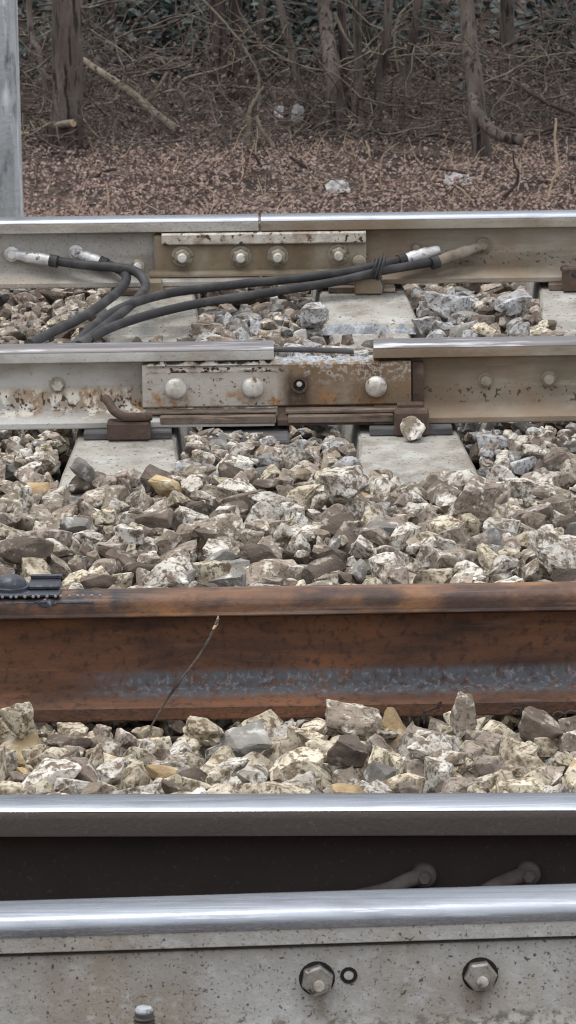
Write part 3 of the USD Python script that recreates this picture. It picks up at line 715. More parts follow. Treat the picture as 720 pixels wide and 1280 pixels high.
# right block with the white stone on it
t = Thing('rail_clip', 'brown square clip block with a white stone leaning on it', 'rail clip', (X(515, 530, Y4 - 0.1), Y4 - 0.1, -0.164))
t.part('shoulder_block', box(X(493, 525, Y4 - 0.09), X(536, 525, Y4 - 0.09), Y4 - 0.110, Y4 - 0.072, -0.1635, -0.115, 0.004), M['rust_dark'])
t.part('shoulder_block', box(X(497, 525, Y4 - 0.09), X(531, 525, Y4 - 0.09), Y4 - 0.0715, Y4 - 0.05, -0.128, -0.108, 0.003), M['rust_dark'])
t.part('base_pad', box(X(462, 536, Y4 - 0.11), X(566, 536, Y4 - 0.11), Y4 - 0.100, Y4 + 0.1, -0.1636, -0.1490, 0.002), M['timber'])
# clips at the far rail
for i, (pa, pb, zt_) in enumerate(((443, 478, -0.128), (185, 203, -0.13), (703, 730, -0.112))):
    y = Y5 - 0.095
    t = Thing('rail_clip', ('brown clip block under the tied cables at the far rail', 'small clip block behind the coiled cables at the far rail', 'dark clip at the right edge of the far rail')[i], 'rail clip', (X(pa, 350, y), y, -0.166))
    t.part('shoulder_block', box(X(pa, 350, y), X(pb, 350, y), y - 0.018, y + 0.024, -0.1655, zt_, 0.003), M['rust_dark'] if i == 2 else M['plate_far'])
    xs_ = SLX[3] if i == 0 else SLX[2] if i == 1 else SLX[4]
    t.part('base_pad', box(xs_ - 0.075, xs_ + 0.075, Y5 - 0.095, Y5 + 0.09, -0.1656, -0.1510, 0.002), M['strip'])
    if i == 2:
        a = PY(706, 345, y)
        pts = smoothline([a + [0, 0.04, 0.01], a + [0.005, 0.01, 0.014], a + [0.012, -0.01, 0.006], a + [0.04, -0.012, 0.002]], 5)
        t.part('spring_bar', tube(pts, 0.008, 12), M['cable'], smooth=40)
single('packing_block', box(X(252, 545, Y4 - 0.09), X(362, 545, Y4 - 0.09), Y4 - 0.15, Y4 + 0.06, -0.20, -0.158, 0.004), M['timber'], 'dark grey timber packing block under the plate, half buried in stones', 'packing block')

# ------------------------------------------------------------------ cables
def cable_thing(label, pts, r, lug_px, lug_to, lugmat, bolt=True, collar=None):
    P = np.array([PY(*p) for p in pts])
    t = Thing('bonding_cable', label, 'cable', P[0], 'black bonding cables at the far rail')
    L = smoothline(P, 8)
    t.part('cable', tube(L, r, 14), M['cable'], smooth=40)
    a, b = PY(*lug_px), PY(*lug_to)
    d = b - a
    ln = np.linalg.norm(d)
    if bolt:
        lug_bolt = (out_to_camera(lathe([(0.0175, -0.004), (0.0175, 0.008), (0.015, 0.0095), (0.0105, 0.0105), (0.0105, 0.018), (0.008, 0.021), (0.0003, 0.0215)], 18), a))
    n = 15
    s = np.linspace(0, 1, n)
    line = a + d * s[:, None] + np.array([0, -0.006, 0])
    rr = np.interp(s, [0, 0.08, 0.30, 0.36, 0.5, 0.52, 0.62, 0.64, 0.8, 0.82, 1], [0.010, 0.0125, 0.0125, 0.0150, 0.0150, 0.0136, 0.0136, 0.0150, 0.0150, 0.0135, 0.0135])
    lg = t.part('lug', tube(line, rr * 0.92, 14), lugmat, smooth=35)
    if bolt:
        t.part('bolt', lug_bolt, lugmat, smooth=35, under=lg)
    e = d / ln
    c0 = b + [0, -0.006, 0]
    t.part('collar', tube(np.array([c0 - e * 0.006, c0 + e * 0.012]), 0.0145, 14), M['cable'], smooth=35, under=lg)
    return t


yw = Y5 - 0.0095
cable_thing('upper coiled cable on a long pale lug at the far left', [(66, 325.5, Y5 - 0.035), (95, 330, Y5 - 0.06), (125, 333, Y5 - 0.085), (152, 335, Y5 - 0.11), (172, 341, Y5 - 0.14), (182, 356, Y5 - 0.19), (174, 371, Y5 - 0.26), (152, 391, Y5 - 0.38), (126, 411, Y5 - 0.52), (98, 432, Y5 - 0.70)], 0.0108, (15, 317, yw), (66, 325.5, Y5 - 0.035), M['lug'])
cable_thing('lower coiled cable on a short pale lug beneath the other coil', [(128, 328, Y5 - 0.03), (140, 333, Y5 - 0.05), (152, 339, Y5 - 0.09), (158, 347, Y5 - 0.14), (152, 360, Y5 - 0.20), (132, 377, Y5 - 0.30), (104, 396, Y5 - 0.44), (70, 413, Y5 - 0.58), (36, 430, Y5 - 0.74)], 0.0108, (95, 315, yw), (128, 328, Y5 - 0.03), M['lug'])
cable_thing('upper long cable sweeping across to a bright lug right of the plate', [(90, 436, Y5 - 0.72), (112, 412, Y5 - 0.56), (140, 391, Y5 - 0.40), (175, 376, Y5 - 0.30), (215, 366, Y5 - 0.23), (260, 360, Y5 - 0.19), (320, 353, Y5 - 0.15), (380, 347, Y5 - 0.125), (430, 340, Y5 - 0.11), (470, 332.5, Y5 - 0.10), (488, 328, Y5 - 0.085), (504, 324, Y5 - 0.06)], 0.0102, (548, 311.5, yw - 0.012), (504, 324, Y5 - 0.06), M['lug'], bolt=False)
cable_thing('lower long cable sweeping across to a dusty lug farthest right', [(112, 424, Y5 - 0.62), (140, 409, Y5 - 0.50), (185, 394, Y5 - 0.38), (240, 381, Y5 - 0.28), (300, 371, Y5 - 0.21), (360, 362, Y5 - 0.165), (420, 352, Y5 - 0.135), (455, 344, Y5 - 0.12), (480, 338, Y5 - 0.105), (515, 332, Y5 - 0.085), (545, 327, Y5 - 0.06)], 0.0102, (604, 306, yw), (545, 327, Y5 - 0.06), M['lug_dusty'])
# tie that binds the two long cables, and two small studs by the lugs
P = PY(472, 336, Y5 - 0.11)
t = Thing('cable_tie', 'black tie wrapped round the two long cables', 'cable tie', P)
for k, dx in enumerate((-0.009, 0.0, 0.008)):
    a = np.linspace(0, 2 * math.pi, 25)
    ring = np.stack([P[0] + dx + 0.008 * np.sin(a), P[1] + 0.017 * np.cos(a), P[2] + 0.002 + (0.021 + 0.002 * k) * np.sin(a)], 1)
    t.part('loop', tube(ring, 0.0032, 8), M['cable'], smooth=40)
t.part('tail', tube(smoothline([P + [0.004, -0.016, -0.015], P + [0.012, -0.022, -0.035], P + [0.010, -0.026, -0.052]], 4), 0.0022, 6), M['cable'], smooth=40)
for px, py, l in ((520, 309, 'small stud on the far rail web beside the bright lug'), (172, 333, 'pale knob standing up behind the coiled cables'), (449, 327, 'pale round stud below the right end of the far plate')):
    at = ynear(Y5, 0, px, py, 0.0083 if px == 520 else 0.05)
    t = Thing('web_stud', l, 'stud', at)
    t.part('stud_head', out_to_camera(lathe([(0.0105, -0.02), (0.0105, 0.012), (0.008, 0.017), (0.0003, 0.019)], 16), at), M['lug_dusty'] if px != 172 else M['lug'], smooth=35)
    t.part('stud_base', out_to_camera(lathe([(0.015, -0.021), (0.015, -0.002), (0.0105, 0.0)], 16), at), M['bolt_dull'], smooth=35)

# ------------------------------------------------------------------ lubricator on the rusty rail
yl = Y3
zl = 0.001
xd = X(14, 735, yl)
t = Thing('rail_lubricator', 'black greasy lubricator with a dome on top of the rusty rail', 'lubricator', (xd, yl, 0))
xe = X(76, 735, yl)
t.part('base_plate', box(-1.2, xe, yl - 0.034, yl + 0.034, 0.0006, 0.0055, 0.0015), M['grease'])
t.part('dome_cap', moved(lathe([(0.026, 0), (0.0255, 0.004)] + [(0.0225 * math.cos(a), 0.005 + 0.016 * math.sin(a)) for a in np.linspace(0, 1.5, 7)] + [(0.0003, 0.0213)], 28), (xd, yl, 0.0056)), M['grease'], smooth=40)
t.part('bracket', box(X(36, 735, yl), X(75, 735, yl), yl - 0.012, yl + 0.030, 0.0056, 0.0125, 0.002), M['grease'])
t.part('bracket_lip', box(X(37, 730, yl), X(77, 730, yl), yl + 0.024, yl + 0.031, 0.0127, 0.0185, 0.001), M['grease'])
for k in range(14):
    p = PY(3 + k * 9.3 + 1.5 * math.sin(k * 2.1), 746.5 - 0.15 * k, yl - 0.0375)
    t.part('bead', moved(lathe([(0.0003, -0.0025), (0.0020, -0.0014), (0.0024, 0), (0.0020, 0.0014), (0.0003, 0.0025)], 10), p), M['bead'], smooth=True)
t.part('grease_strip', box(-1.2, X(118, 745, yl), yl - 0.0372, yl - 0.0335, -0.0135, -0.0055, 0.0012), M['grease'])
# lump of grease hanging on the side of the head
p = PY(58, 755, yl - 0.036)
s = trimesh.creation.icosphere(3)
v = np.array(s.vertices)
v = v * (0.7 + 0.6 * meshkit.fbm(v * 2.2, 3, 4)[:, None]) * [0.016, 0.004, 0.007]
t.part('grease_lump', (v + p, np.array(s.faces)), M['grease'], smooth=True)

# ------------------------------------------------------------------ ballast stones
def stone_proto(rng, sub=1):
    """A crushed stone: a many-sided block of random planes whose edges are chipped off, roughened."""
    from scipy.spatial import HalfspaceIntersection
    n = rng.integers(8, 13)
    nn = rng.normal(size=(n, 3)); nn /= np.linalg.norm(nn, axis=1, keepdims=True)
    nn = np.vstack([nn, np.eye(3), -np.eye(3)])
    d = np.r_[rng.uniform(0.50, 0.92, n), rng.uniform(0.8, 1.1, 6)]
    dims = np.array([1.0, rng.uniform(0.58, 0.88), rng.uniform(0.48, 0.74)])
    hv = HalfspaceIntersection(np.hstack([nn, -d[:, None]]), np.zeros(3)).intersections
    en, ed = [], []
    for i in range(len(nn)):
        for j in range(i):
            m = nn[i] + nn[j]
            ln = np.linalg.norm(m)
            if ln > 0.5:
                m = m / ln
                sup = (hv @ m).max()
                on = np.sum((hv @ m) > sup - 0.02)
                if on >= 2:
                    en.append(m); ed.append(sup - rng.uniform(0.02, 0.06))
    N = np.vstack([nn] + ([np.array(en)] if en else []))
    D = np.r_[d, ed]
    hv = HalfspaceIntersection(np.hstack([N, -D[:, None]]), np.zeros(3)).intersections
    h = trimesh.convex.convex_hull(hv)
    for _ in range(6):
        L = h.edges_unique_length
        h.merge_vertices(digits_vertex=3) if False else None
        break
    m = trimesh.Trimesh(h.vertices, h.faces)
    for _ in range(sub):
        m = m.subdivide()
    v = np.array(m.vertices)
    u = v / np.maximum(np.linalg.norm(v, axis=1, keepdims=True), 1e-6)
    o = rng.uniform(0, 50, 3)
    v = v + u * ((meshkit.fbm(v * 1.6 + o, 2, 2) - 0.5) * 0.42 + (meshkit.fbm(v * 4.5 + o, 2, 4) - 0.5) * 0.16)[:, None]
    v = v * dims
    v -= (v.max(0) + v.min(0)) / 2
    v /= np.abs(v).max()
    sv, sf, sn = meshkit.arrays((v, np.array(m.faces)), 30)
    return sv, sf, sn


PR = np.random.default_rng(21)
PROTO = [stone_proto(PR) for _ in range(48)]
PROTO_HI = [stone_proto(PR, 2) for _ in range(14)]
print('stone triangles', np.mean([len(p[1]) for p in PROTO]))
CELL = 0.005


def rot_rand(rng, flat=True):
    a, b, c = rng.uniform(0, 2 * math.pi), rng.normal(0, 0.35), rng.normal(0, 0.35)
    if not flat:
        b, c = rng.uniform(-1.5, 1.5, 2)
    ca, sa, cb, sb, cc, sc = math.cos(a), math.sin(a), math.cos(b), math.sin(b), math.cos(c), math.sin(c)
    return np.array([[ca, -sa, 0], [sa, ca, 0], [0, 0, 1]]) @ np.array([[1, 0, 0], [0, cb, -sb], [0, sb, cb]]) @ np.array([[cc, 0, sc], [0, 1, 0], [-sc, 0, cc]])


class Pile:
    def __init__(self, x0, x1, y0, y1, floor, target, seed):
        self.x0, self.y0 = x0, y0
        self.nx, self.ny = int((x1 - x0) / CELL), int((y1 - y0) / CELL)
        gx, gy = np.meshgrid(x0 + (np.arange(self.nx) + 0.5) * CELL, y0 + (np.arange(self.ny) + 0.5) * CELL, indexing='ij')
        self.gx, self.gy = gx, gy
        self.H = floor(gx, gy)
        self.T = target(gx, gy)
        self.top = np.full(self.H.shape, -1)
        self.rng = np.random.default_rng(seed)
        self.stones = []

    def rows(self, v):
        """Bottom and top height maps of a stone, on the grid about its middle."""
        r = np.abs(v[:, :2]).max() + CELL
        k = int(r / CELL) + 1
        ix = np.round(v[:, 0] / CELL).astype(int) + k
        iy = np.round(v[:, 1] / CELL).astype(int) + k
        lo = np.full((2 * k + 1, 2 * k + 1), np.inf)
        hi = np.full((2 * k + 1, 2 * k + 1), -np.inf)
        for dx, dy in ((0, 0), (1, 0), (-1, 0), (0, 1), (0, -1)):
            a, b = np.clip(ix + dx, 0, 2 * k), np.clip(iy + dy, 0, 2 * k)
            np.minimum.at(lo, (a, b), v[:, 2])
            np.maximum.at(hi, (a, b), v[:, 2])
        return k, lo, hi

    def rest(self, i, j, k, lo):
        h = self.H[i - k:i + k + 1, j - k:j + k + 1]
        if h.shape != lo.shape:
            return None
        g = np.where(np.isfinite(lo), h - lo, -np.inf)
        return g.max()

    def put(self, pi, R, size, i, j, z, k, hi, hires=False, mat=None):
        h = self.H[i - k:i + k + 1, j - k:j + k + 1]
        t = self.top[i - k:i + k + 1, j - k:j + k + 1]
        new = hi + z
        m = np.isfinite(hi) & (new > h)
        h[m] = new[m]
        t[m] = len(self.stones)
        self.stones.append((pi, R, size, np.array([self.x0 + (i + 0.5) * CELL, self.y0 + (j + 0.5) * CELL, z]), hires, mat))
        return self.stones[-1]

    def fill(self, n, sizes, cand=14, over=0.0, sink=0.013, region=None):
        for _ in range(n):
            size = self.rng.uniform(*sizes) * (1 if self.rng.random() > 0.3 else self.rng.uniform(0.45, 0.8))
            pi = self.rng.integers(len(PROTO))
            R = rot_rand(self.rng, self.rng.random() < 0.55)
            v = PROTO[pi][0] @ R.T * size
            k, lo, hi = self.rows(v)
            best = None
            for _c in range(cand):
                i, j = self.rng.integers(k, self.nx - k), self.rng.integers(k, self.ny - k)
                if region:
                    i = int((self.rng.uniform(region[0], region[1]) - self.x0) / CELL)
                    j = int((self.rng.uniform(region[2], region[3]) - self.y0) / CELL)
                    if j - k < 0 or j + k + 1 > self.ny:
                        continue
                z = self.rest(i, j, k, lo)
                if z is None or z > 5:
                    continue
                z -= sink
                s = z + hi[np.isfinite(hi)].max() - self.T[i, j]
                if best is None or s < best[0]:
                    best = (s, i, j, z)
            if best and best[0] < over:
                self.put(pi, R, size, best[1], best[2], best[3], k, hi)

    def special(self, px, py, z0, size, pi, R, mat, dz=0.0):
        p = PZ(px, py, z0)
        i, j = int((p[0] - self.x0) / CELL), int((p[1] - self.y0) / CELL)
        v = PROTO_HI[pi][0] @ R.T * size
        k, lo, hi = self.rows(v)
        z = self.rest(i, j, k, lo)
        if z is None or z > 5:
            z = z0
        return self.put(pi, R, size, i, j, z - 0.012 + dz, k, hi, True, mat)


def bake(s):
    pi, R, size, c, hires, _ = s
    v, f, n = (PROTO_HI if hires else PROTO)[pi]
    return v @ R.T * size + c, f, n @ R.T


def build_bed(name, label, pile, choose, base_z, specials):
    t = Thing(name, label, None, (0, pile.y0, base_z), kind='structure')
    t.prim.SetCustomDataByKey('label', label)
    # visible area of each stone inside the frame
    px, py, w = project(np.stack([pile.gx, pile.gy, pile.H], -1).reshape(-1, 3))
    ok = (px > -5) & (px < 725) & (py > 0) & (py < 1285)
    ids = pile.top.ravel()
    area = np.bincount(ids[(ids >= 0) & ok], minlength=len(pile.stones))
    sp = {id(s) for s in specials}
    order = [k for k in np.argsort(-area) if area[k] > 0 and id(pile.stones[k]) not in sp]
    single_ids = set(int(k) for k in order[:298])
    groups = {}
    for k, s in enumerate(pile.stones):
        if id(s) in sp:
            continue
        mat = choose(s[3], pile.rng)
        v, f, n = bake(s)
        if k in single_ids:
            t.part('stone', (v, f), SM[mat], normals=n)
        else:
            groups.setdefault(mat, []).append((v, f, n))
    for mat, g in groups.items():
        off = np.cumsum([0] + [len(a[0]) for a in g])
        t.part('small_stones', (np.vstack([a[0] for a in g]), np.vstack([a[1] + o for a, o in zip(g, off)])), SI[mat], normals=np.vstack([a[2] for a in g]), kind='stuff')
    # the fines under the stones
    xs, ys = pile.gx[::8, 0], pile.gy[0, ::8]
    gx, gy = np.meshgrid(xs, ys, indexing='ij')
    gz = pile.F[::8, ::8] + 0.01 * (meshkit.noise(np.stack([gx * 40, gy * 40, gx * 0], -1), 3) - 0.5)
    i, j = np.meshgrid(np.arange(len(xs) - 1), np.arange(len(ys) - 1), indexing='ij')
    ny = len(ys)
    q = np.stack([i * ny + j, (i + 1) * ny + j, (i + 1) * ny + j + 1, i * ny + j + 1], -1).reshape(-1, 4)
    t.part('gravel_fines', (np.stack([gx, gy, gz], -1).reshape(-1, 3), q), M['gravel'], smooth=True)
    print(name, len(pile.stones), 'stones', len(single_ids), 'single')
    return t


def special_thing(s, label, name='ballast_stone'):
    v, f, n = bake(s)
    c = s[3]
    t = numbered('/World', name)
    m = put_mesh(t, (v - c, f), SM[s[5]], normals=n)
    UsdGeom.Xformable(m).AddTranslateOp().Set(Gf.Vec3d(*map(float, c)))
    tag(m, label, 'stone')


def weighted(table):
    names, w = list(table), np.array(list(table.values()), float)
    w /= w.sum()
    return lambda rng: names[rng.choice(len(names), p=w)]


XL, XRR = -1.25, 1.25
RX = lambda a=0, b=0, c=0: np.array([[math.cos(a), -math.sin(a), 0], [math.sin(a), math.cos(a), 0], [0, 0, 1]]) @ np.array([[1, 0, 0], [0, math.cos(b), -math.sin(b)], [0, math.sin(b), math.cos(b)]]) @ np.array([[math.cos(c), 0, math.sin(c)], [0, 1, 0], [-math.sin(c), 0, math.cos(c)]])


def slz(gx, gy, wide=0.103):
    """Height of the sleepers' tops (or -9)."""
    ys = np.array([Y4 - 0.52, Y4 - 0.50, Y4 - 0.30, Y4 - 0.11, Y4 + 0.10, Y4 + 0.30, Y4 + 0.31, Y5 - 0.315, Y5 - 0.30, Y5 - 0.10, Y5 + 0.16])
    zs = np.array([-0.5, -0.192, -0.178, -0.164, -0.164, -0.195, -0.214, -0.212, -0.197, -0.166, -0.166])
    z = np.interp(gy, ys, zs)
    near = np.min([np.abs(gx - (n + (x - n) * (gy - Y4) / (Y5 - Y4))) for x, n in zip(SLX[1:5], SLN[1:5])], axis=0)
    return np.where(near < wide, z, -9.0)


# bed between the two far rails
def floor_a(gx, gy):
    return np.maximum(np.where(np.abs(gy - Y5) < 0.078, 9.0, np.where(np.abs(gy - Y4) < 0.078, 9.0, -0.30)), np.where(slz(gx, gy) > -1, slz(gx, gy), -9))


def target_a(gx, gy):
    z = -0.166 + 0.012 * np.sin(gx * 9 + gy * 5) - 0.01 * (gx < -0.5) + 0.012 * np.clip(gx - 0.2, 0, 0.3) / 0.3
    return np.where(slz(gx, gy, 0.120) > -1, np.where(gy > Y5 - 0.40, -0.5, -0.19), z)


def choose_a(c, rng):
    x = c[0]
    if (-0.17 < x < 0.085 and rng.random() < 0.42) or (0.28 < x < 0.42 and rng.random() < 0.7):
        return weighted({'dusted': 3, 'grey': 1})(rng)
    return weighted({'brown': 2, 'pink': 4, 'dark': 1.6, 'grey': 1.2, 'cream': 0.9, 'dusted': 0.5})(rng)


pa = Pile(XL, XRR, Y4 + 0.05, Y5 + 0.03, floor_a, target_a, 31)
pa.F = np.where(pa.H > 1, -0.24, np.where(slz(pa.gx, pa.gy) > -1, -0.30, -0.27))
pa.fill(5000, (0.021, 0.038), cand=12)
pa.fill(700, (0.016, 0.028), cand=10, region=(-0.8, 0.9, Y5 - 0.35, Y5 - 0.07))
spa = [(pa.special(563, 404, -0.19, 0.054, 2, RX(0.5, 0.1, 0.1), 'dusted', -0.024), 'large pale dust-covered stone behind the brown-grey rail, by the centre sleeper'),
       (pa.special(640, 402, -0.18, 0.036, 5, RX(0.2, 0.1, 0.1), 'dusted'), 'medium pale stone among brown stones between the far rails, at right'),
       (pa.special(396, 410, -0.19, 0.040, 3, RX(1.0, 0.1, 0.1), 'dusted'), 'pale stone beside the left foot of the dusty centre sleeper')]
build_bed('ballast_bed', 'crushed stone ballast between the two far rails', pa, choose_a, -0.3, [s for s, _ in spa])


# the shoulder beyond the far rail
pd = Pile(XL, XRR, Y5 + 0.05, Y5 + 0.62, lambda gx, gy: np.where(gy < Y5 + 0.074, 9.0, -0.34), lambda gx, gy: -0.185 - 0.16 * np.clip((gy - Y5 - 0.35) / 0.27, 0, 1), 37)
pd.F = np.where(pd.H > 1, -0.28, -0.30)
pd.fill(2000, (0.024, 0.040), cand=10)
build_bed('ballast_bed', 'crushed stone shoulder beyond the far rail', pd, lambda c, r: weighted({'brown': 2, 'pink': 3, 'dark': 2, 'grey': 1})(r), -0.34, [])


single('grinding_dust', crust(0.075, 0.285, Y5 - 0.335, Y5 - 0.285, -0.214, 0.020, 0.0, 19, 90, 16), M['dust'], 'pale grinding dust along the foot of the dusty centre sleeper', 'dust', smooth=True, kind='stuff')


# bed between the broken-headed rail and the rusty rail
def floor_b(gx, gy):
    z = np.where(np.abs(gy - Y4) < 0.070, 9.0, np.where(np.abs(gy - Y3) < 0.078, 9.0, -0.30))
    z = np.where((np.abs(gx - (X(307, 545, Y4 - 0.09))) < 0.085) & (np.abs(gy - Y4 + 0.05) < 0.11), np.maximum(z, -0.158), z)
    s = slz(gx, gy)
    return np.maximum(z, np.where(s > -1, s, -9))


def target_b(gx, gy):
    t = (Y4 - 0.08 - gy) / (Y4 - Y3 - 0.16)
    z = -0.150 + 0.044 * np.clip(t * 1.4, 0, 1) + 0.012 * np.sin(gx * 7 + gy * 4)
    return np.where((slz(gx, gy, 0.125) > -1) & (gy > Y4 - 0.42), -0.5, z)


mixb_near = {'brown': 2.6, 'white': 3.4, 'dark': 0.8, 'pink': 2.4, 'cream': 1.8, 'grey': 0.6, 'ochre': 0.2}
mixb_left = {'brown': 3.0, 'white': 2.2, 'dark': 2.0, 'pink': 2.0, 'cream': 1.1, 'grey': 0.4, 'ochre': 0.2}
mixb_top = {'brown': 1.8, 'white': 1.8, 'dark': 0.8, 'pink': 2.0, 'dusted': 1.4, 'grey': 0.9}


def choose_b(c, rng):
    if c[1] > Y4 - 0.38 and c[0] > -0.2:
        return weighted(mixb_top)(rng)
    return weighted(mixb_left if c[0] < -0.12 and c[1] > Y3 + 0.35 else mixb_near)(rng)


pb = Pile(XL, XRR, Y3 + 0.03, Y4 - 0.05, floor_b, target_b, 32)
pb.F = np.where(pb.H > 1, -0.24, -0.27)
pb.fill(6200, (0.027, 0.047), cand=12)
pb.fill(900, (0.016, 0.030), cand=10, region=(-0.8, 0.9, Y4 - 0.30, Y4 - 0.05))
pb.fill(600, (0.010, 0.020), cand=6, over=-0.012)
spb = [(pb.special(430, 622, -0.12, 0.047, 3, RX(0.1, 0.0, 0.0), 'white', -0.010), 'long pale stone lying flat in the middle of the wide stone bed'),
       (pb.special(161, 656, -0.11, 0.028, 1, RX(0.3, 0.2, 0.1), 'white'), 'bright white stone in the left half of the wide stone bed'),
       (pb.special(690, 706, -0.10, 0.040, 4, RX(0.1, 0.3, 0.1), 'white'), 'large pale veined stone at right, just behind the rusty rail'),
       (pb.special(31, 624, -0.12, 0.029, 6, RX(0.4, 0.1, 1.35), 'white'), 'upright pale speckled stone at the left edge of the wide stone bed'),
       (pb.special(105, 586, -0.14, 0.028, 8, RX(0.8, 0.1, 0.8), 'grey', -0.006), 'grey pointed stone on the end of the sleeper with the rusty clip'),
       (pb.special(590, 634, -0.12, 0.044, 9, RX(0.4, 0.3, 0.2), 'pink'), 'large pinkish-brown stone in the right half of the wide stone bed'),
       (pb.special(208, 715, -0.10, 0.031, 11, RX(0.4, 0.5, 0.2), 'white'), 'pale blocky stone just behind the rusty rail, left of centre'),
       (pb.special(30, 688, -0.10, 0.046, 10, RX(0.2, 0.1, 0.1), 'dark'), 'large dark brown slab-like stone at the left edge of the wide stone bed')]
build_bed('ballast_bed', 'crushed stone ballast between the broken rail and the rusty rail', pb, choose_b, -0.3, [s for s, _ in spb])


# bed between the rusty rail and the check rail
def floor_c(gx, gy):
    return np.where(np.abs(gy - Y3 - SK3 * gx) < 0.080, 9.0, np.where(np.abs(gy - Y2 - SK2 * gx) < 0.050, 9.0, -0.30))


def target_c(gx, gy):
    t = np.clip((Y3 - 0.08 - gy) / (Y3 - Y2 - 0.2), 0, 1)
    return -0.152 + 0.058 * np.clip(t * 1.3, 0, 1) + 0.008 * np.sin(gx * 11 + gy * 6)


mixc = {'cream': 5.0, 'white': 2.6, 'brown': 1.6, 'ochre': 0.45, 'dark': 0.4, 'grey': 0.3, 'pink': 1.3}
pc = Pile(XL, XRR, Y2 - 0.03, Y3 + 0.0, floor_c, target_c, 35)
pc.F = np.where(pc.H > 1, -0.22, -0.25)
pc.fill(4200, (0.029, 0.046), cand=14)
pc.fill(260, (0.010, 0.019), cand=6, over=-0.010)
spc = [(pc.special(440, 903, -0.14, 0.042, 12, RX(0.1, 0.0, 0.06), 'brown', -0.016), 'flat brown stone lying against the foot of the rusty rail'),
       (pc.special(577, 903, -0.14, 0.031, 1, RX(0.3, 0.1, 1.45), 'brown'), 'upright tan-brown stone standing against the foot of the rusty rail'),
       (pc.special(672, 908, -0.14, 0.034, 0, RX(0.3, 0.4, 0.3), 'dark', -0.01), 'dark grey stone by the rusty rail foot at the right'),
       (pc.special(438, 940, -0.12, 0.033, 3, RX(1.2, 0.5, 0.2), 'dark'), 'blackish grey stone below the flat brown stone'),
       (pc.special(308, 918, -0.13, 0.028, 5, RX(0.3, 0.4, 0.2), 'grey'), 'rounded pale grey stone near the middle, by the rusty rail foot'),
       (pc.special(258, 918, -0.13, 0.028, 8, RX(0.3, 0.5, 0.2), 'cream'), 'yellowish stone left of the rounded pale grey stone'),
       (pc.special(440, 985, -0.10, 0.030, 6, RX(0.2, 0.1, 0.1), 'ochre'), 'orange-tan stone right behind the check rail, centre'),
       (pc.special(20, 912, -0.13, 0.031, 9, RX(0.6, 0.1, 1.25), 'cream'), 'pointed cream stone at the left edge by the rusty rail')]
build_bed('ballast_bed', 'crushed stone ballast between the rusty rail and the check rail', pc, lambda c, r: weighted(mixc)(r), -0.3, [s for s, _ in spc])
for s, l in spa + spb + spc:
    special_thing(s, l)
# the white stone on the clip block
p = PY(515, 536, Y4 - 0.128)
kw = int(np.argmax([np.ptp(q[0][:, 1]) for q in PROTO_HI]))
special_thing((kw, RX(0.0, 1.35, 0.0) @ RX(1.15, 0, 0), 0.0235, p, True, 'white'), 'white stone leaning on the brown square clip block')

# the twig that leans on the rusty rail, a bit of dry stalk and curly wire by its foot
tw = [PY(273, 773, Y3 - 0.06), PY(262, 797, Y3 - 0.075), PY(247, 822, Y3 - 0.085), PY(213, 868, Y3 - 0.10), PY(186, 914, Y3 - 0.13), PY(174, 942, Y3 - 0.18), PY(170, 970, Y3 - 0.26)]
t = Thing('dry_twig', 'thin dry twig leaning up against the rusty rail', 'twig', tw[-1])
L = smoothline(tw, 6)
t.part('stem', tube(L, np.interp(np.linspace(0, 1, len(L)), [0, 0.12, 0.45, 0.48, 0.52, 1], [0.0024, 0.0019, 0.0015, 0.0027, 0.0015, 0.0018]), 7), M['bark'], smooth=True)
t.part('dry_bud', tube(np.array([tw[0] + [0, -0.001, 0.004], tw[0] + [-0.003, -0.002, -0.008], tw[1] + [0.005, 0, 0.012]]), [0.001, 0.0026, 0.0016], 7), M['straw'], smooth=True)
for pts, l in (([(530, 905), (530, 893), (528, 884)], 'short dry stalk by the rusty rail foot, right of the upright tan stone'), ([(637, 893), (642, 886), (650, 887), (646, 893), (655, 890), (662, 884)], 'thin curly root by the dark grey stone at right'),
               ([(690, 895), (697, 890), (705, 893), (700, 897), (712, 889), (720, 890)], 'thin curly root at the right edge by the rusty rail'), ([(530, 890), (545, 884), (551, 877), (548, 886)], 'little dark twig left of the upright tan stone')):
    P = smoothline([PY(a, b, Y3 - 0.095) for a, b in pts], 6)
    single('dry_stalk', tube(P, 0.0018, 6), M['branch_dark'], l, 'stalk', smooth=True)

# ------------------------------------------------------------------ ground: one sheet out to the horizon
def gz(x, y):
    y = np.asarray(y, float)
    z = np.interp(y, [-400, 2.5, 4.0, 9.45, 9.9, 11.2, 17.0, 18.0, 19.0, 20.5, 22.5, 25, 400], [-1.0, -1.0, -0.34, -0.34, -0.40, -1.0, -1.0, -0.94, -0.78, -0.40, 0.2, 0.4, 0.4])
    far = np.clip((y - 11.5) / 2, 0, 1)
    return z + far * 0.10 * (meshkit.fbm(np.stack([np.asarray(x) * 0.9 + 0 * y, y * 0.9, 0 * y], -1), 3, 5) - 0.5)


xs = np.r_[-400, -100, -30, -12, np.arange(-6, 6.01, 0.2), 12, 30, 100, 400]
ys = np.r_[-400, -50, 0, np.arange(2.5, 10, 0.5), np.arange(10, 27.5, 0.2), 32, 60, 400]
gx, gy = np.meshgrid(xs, ys, indexing='ij')
ny = len(ys)
i, j = np.meshgrid(np.arange(len(xs) - 1), np.arange(ny - 1), indexing='ij')
q = np.stack([i * ny + j, (i + 1) * ny + j, (i + 1) * ny + j + 1, i * ny + j + 1], -1).reshape(-1, 4)
single('ground', (np.stack([gx, gy, gz(gx, gy)], -1).reshape(-1, 3), q), M['soil'], smooth=True, kind='structure')


def on_ground(px, py):
    d = ray(px, py)
    s = 12.0
    for _ in range(60):
        p = EYE + d * s
        s += (p[2] - gz(p[0], p[1])) * 2.2
    return EYE + d * s


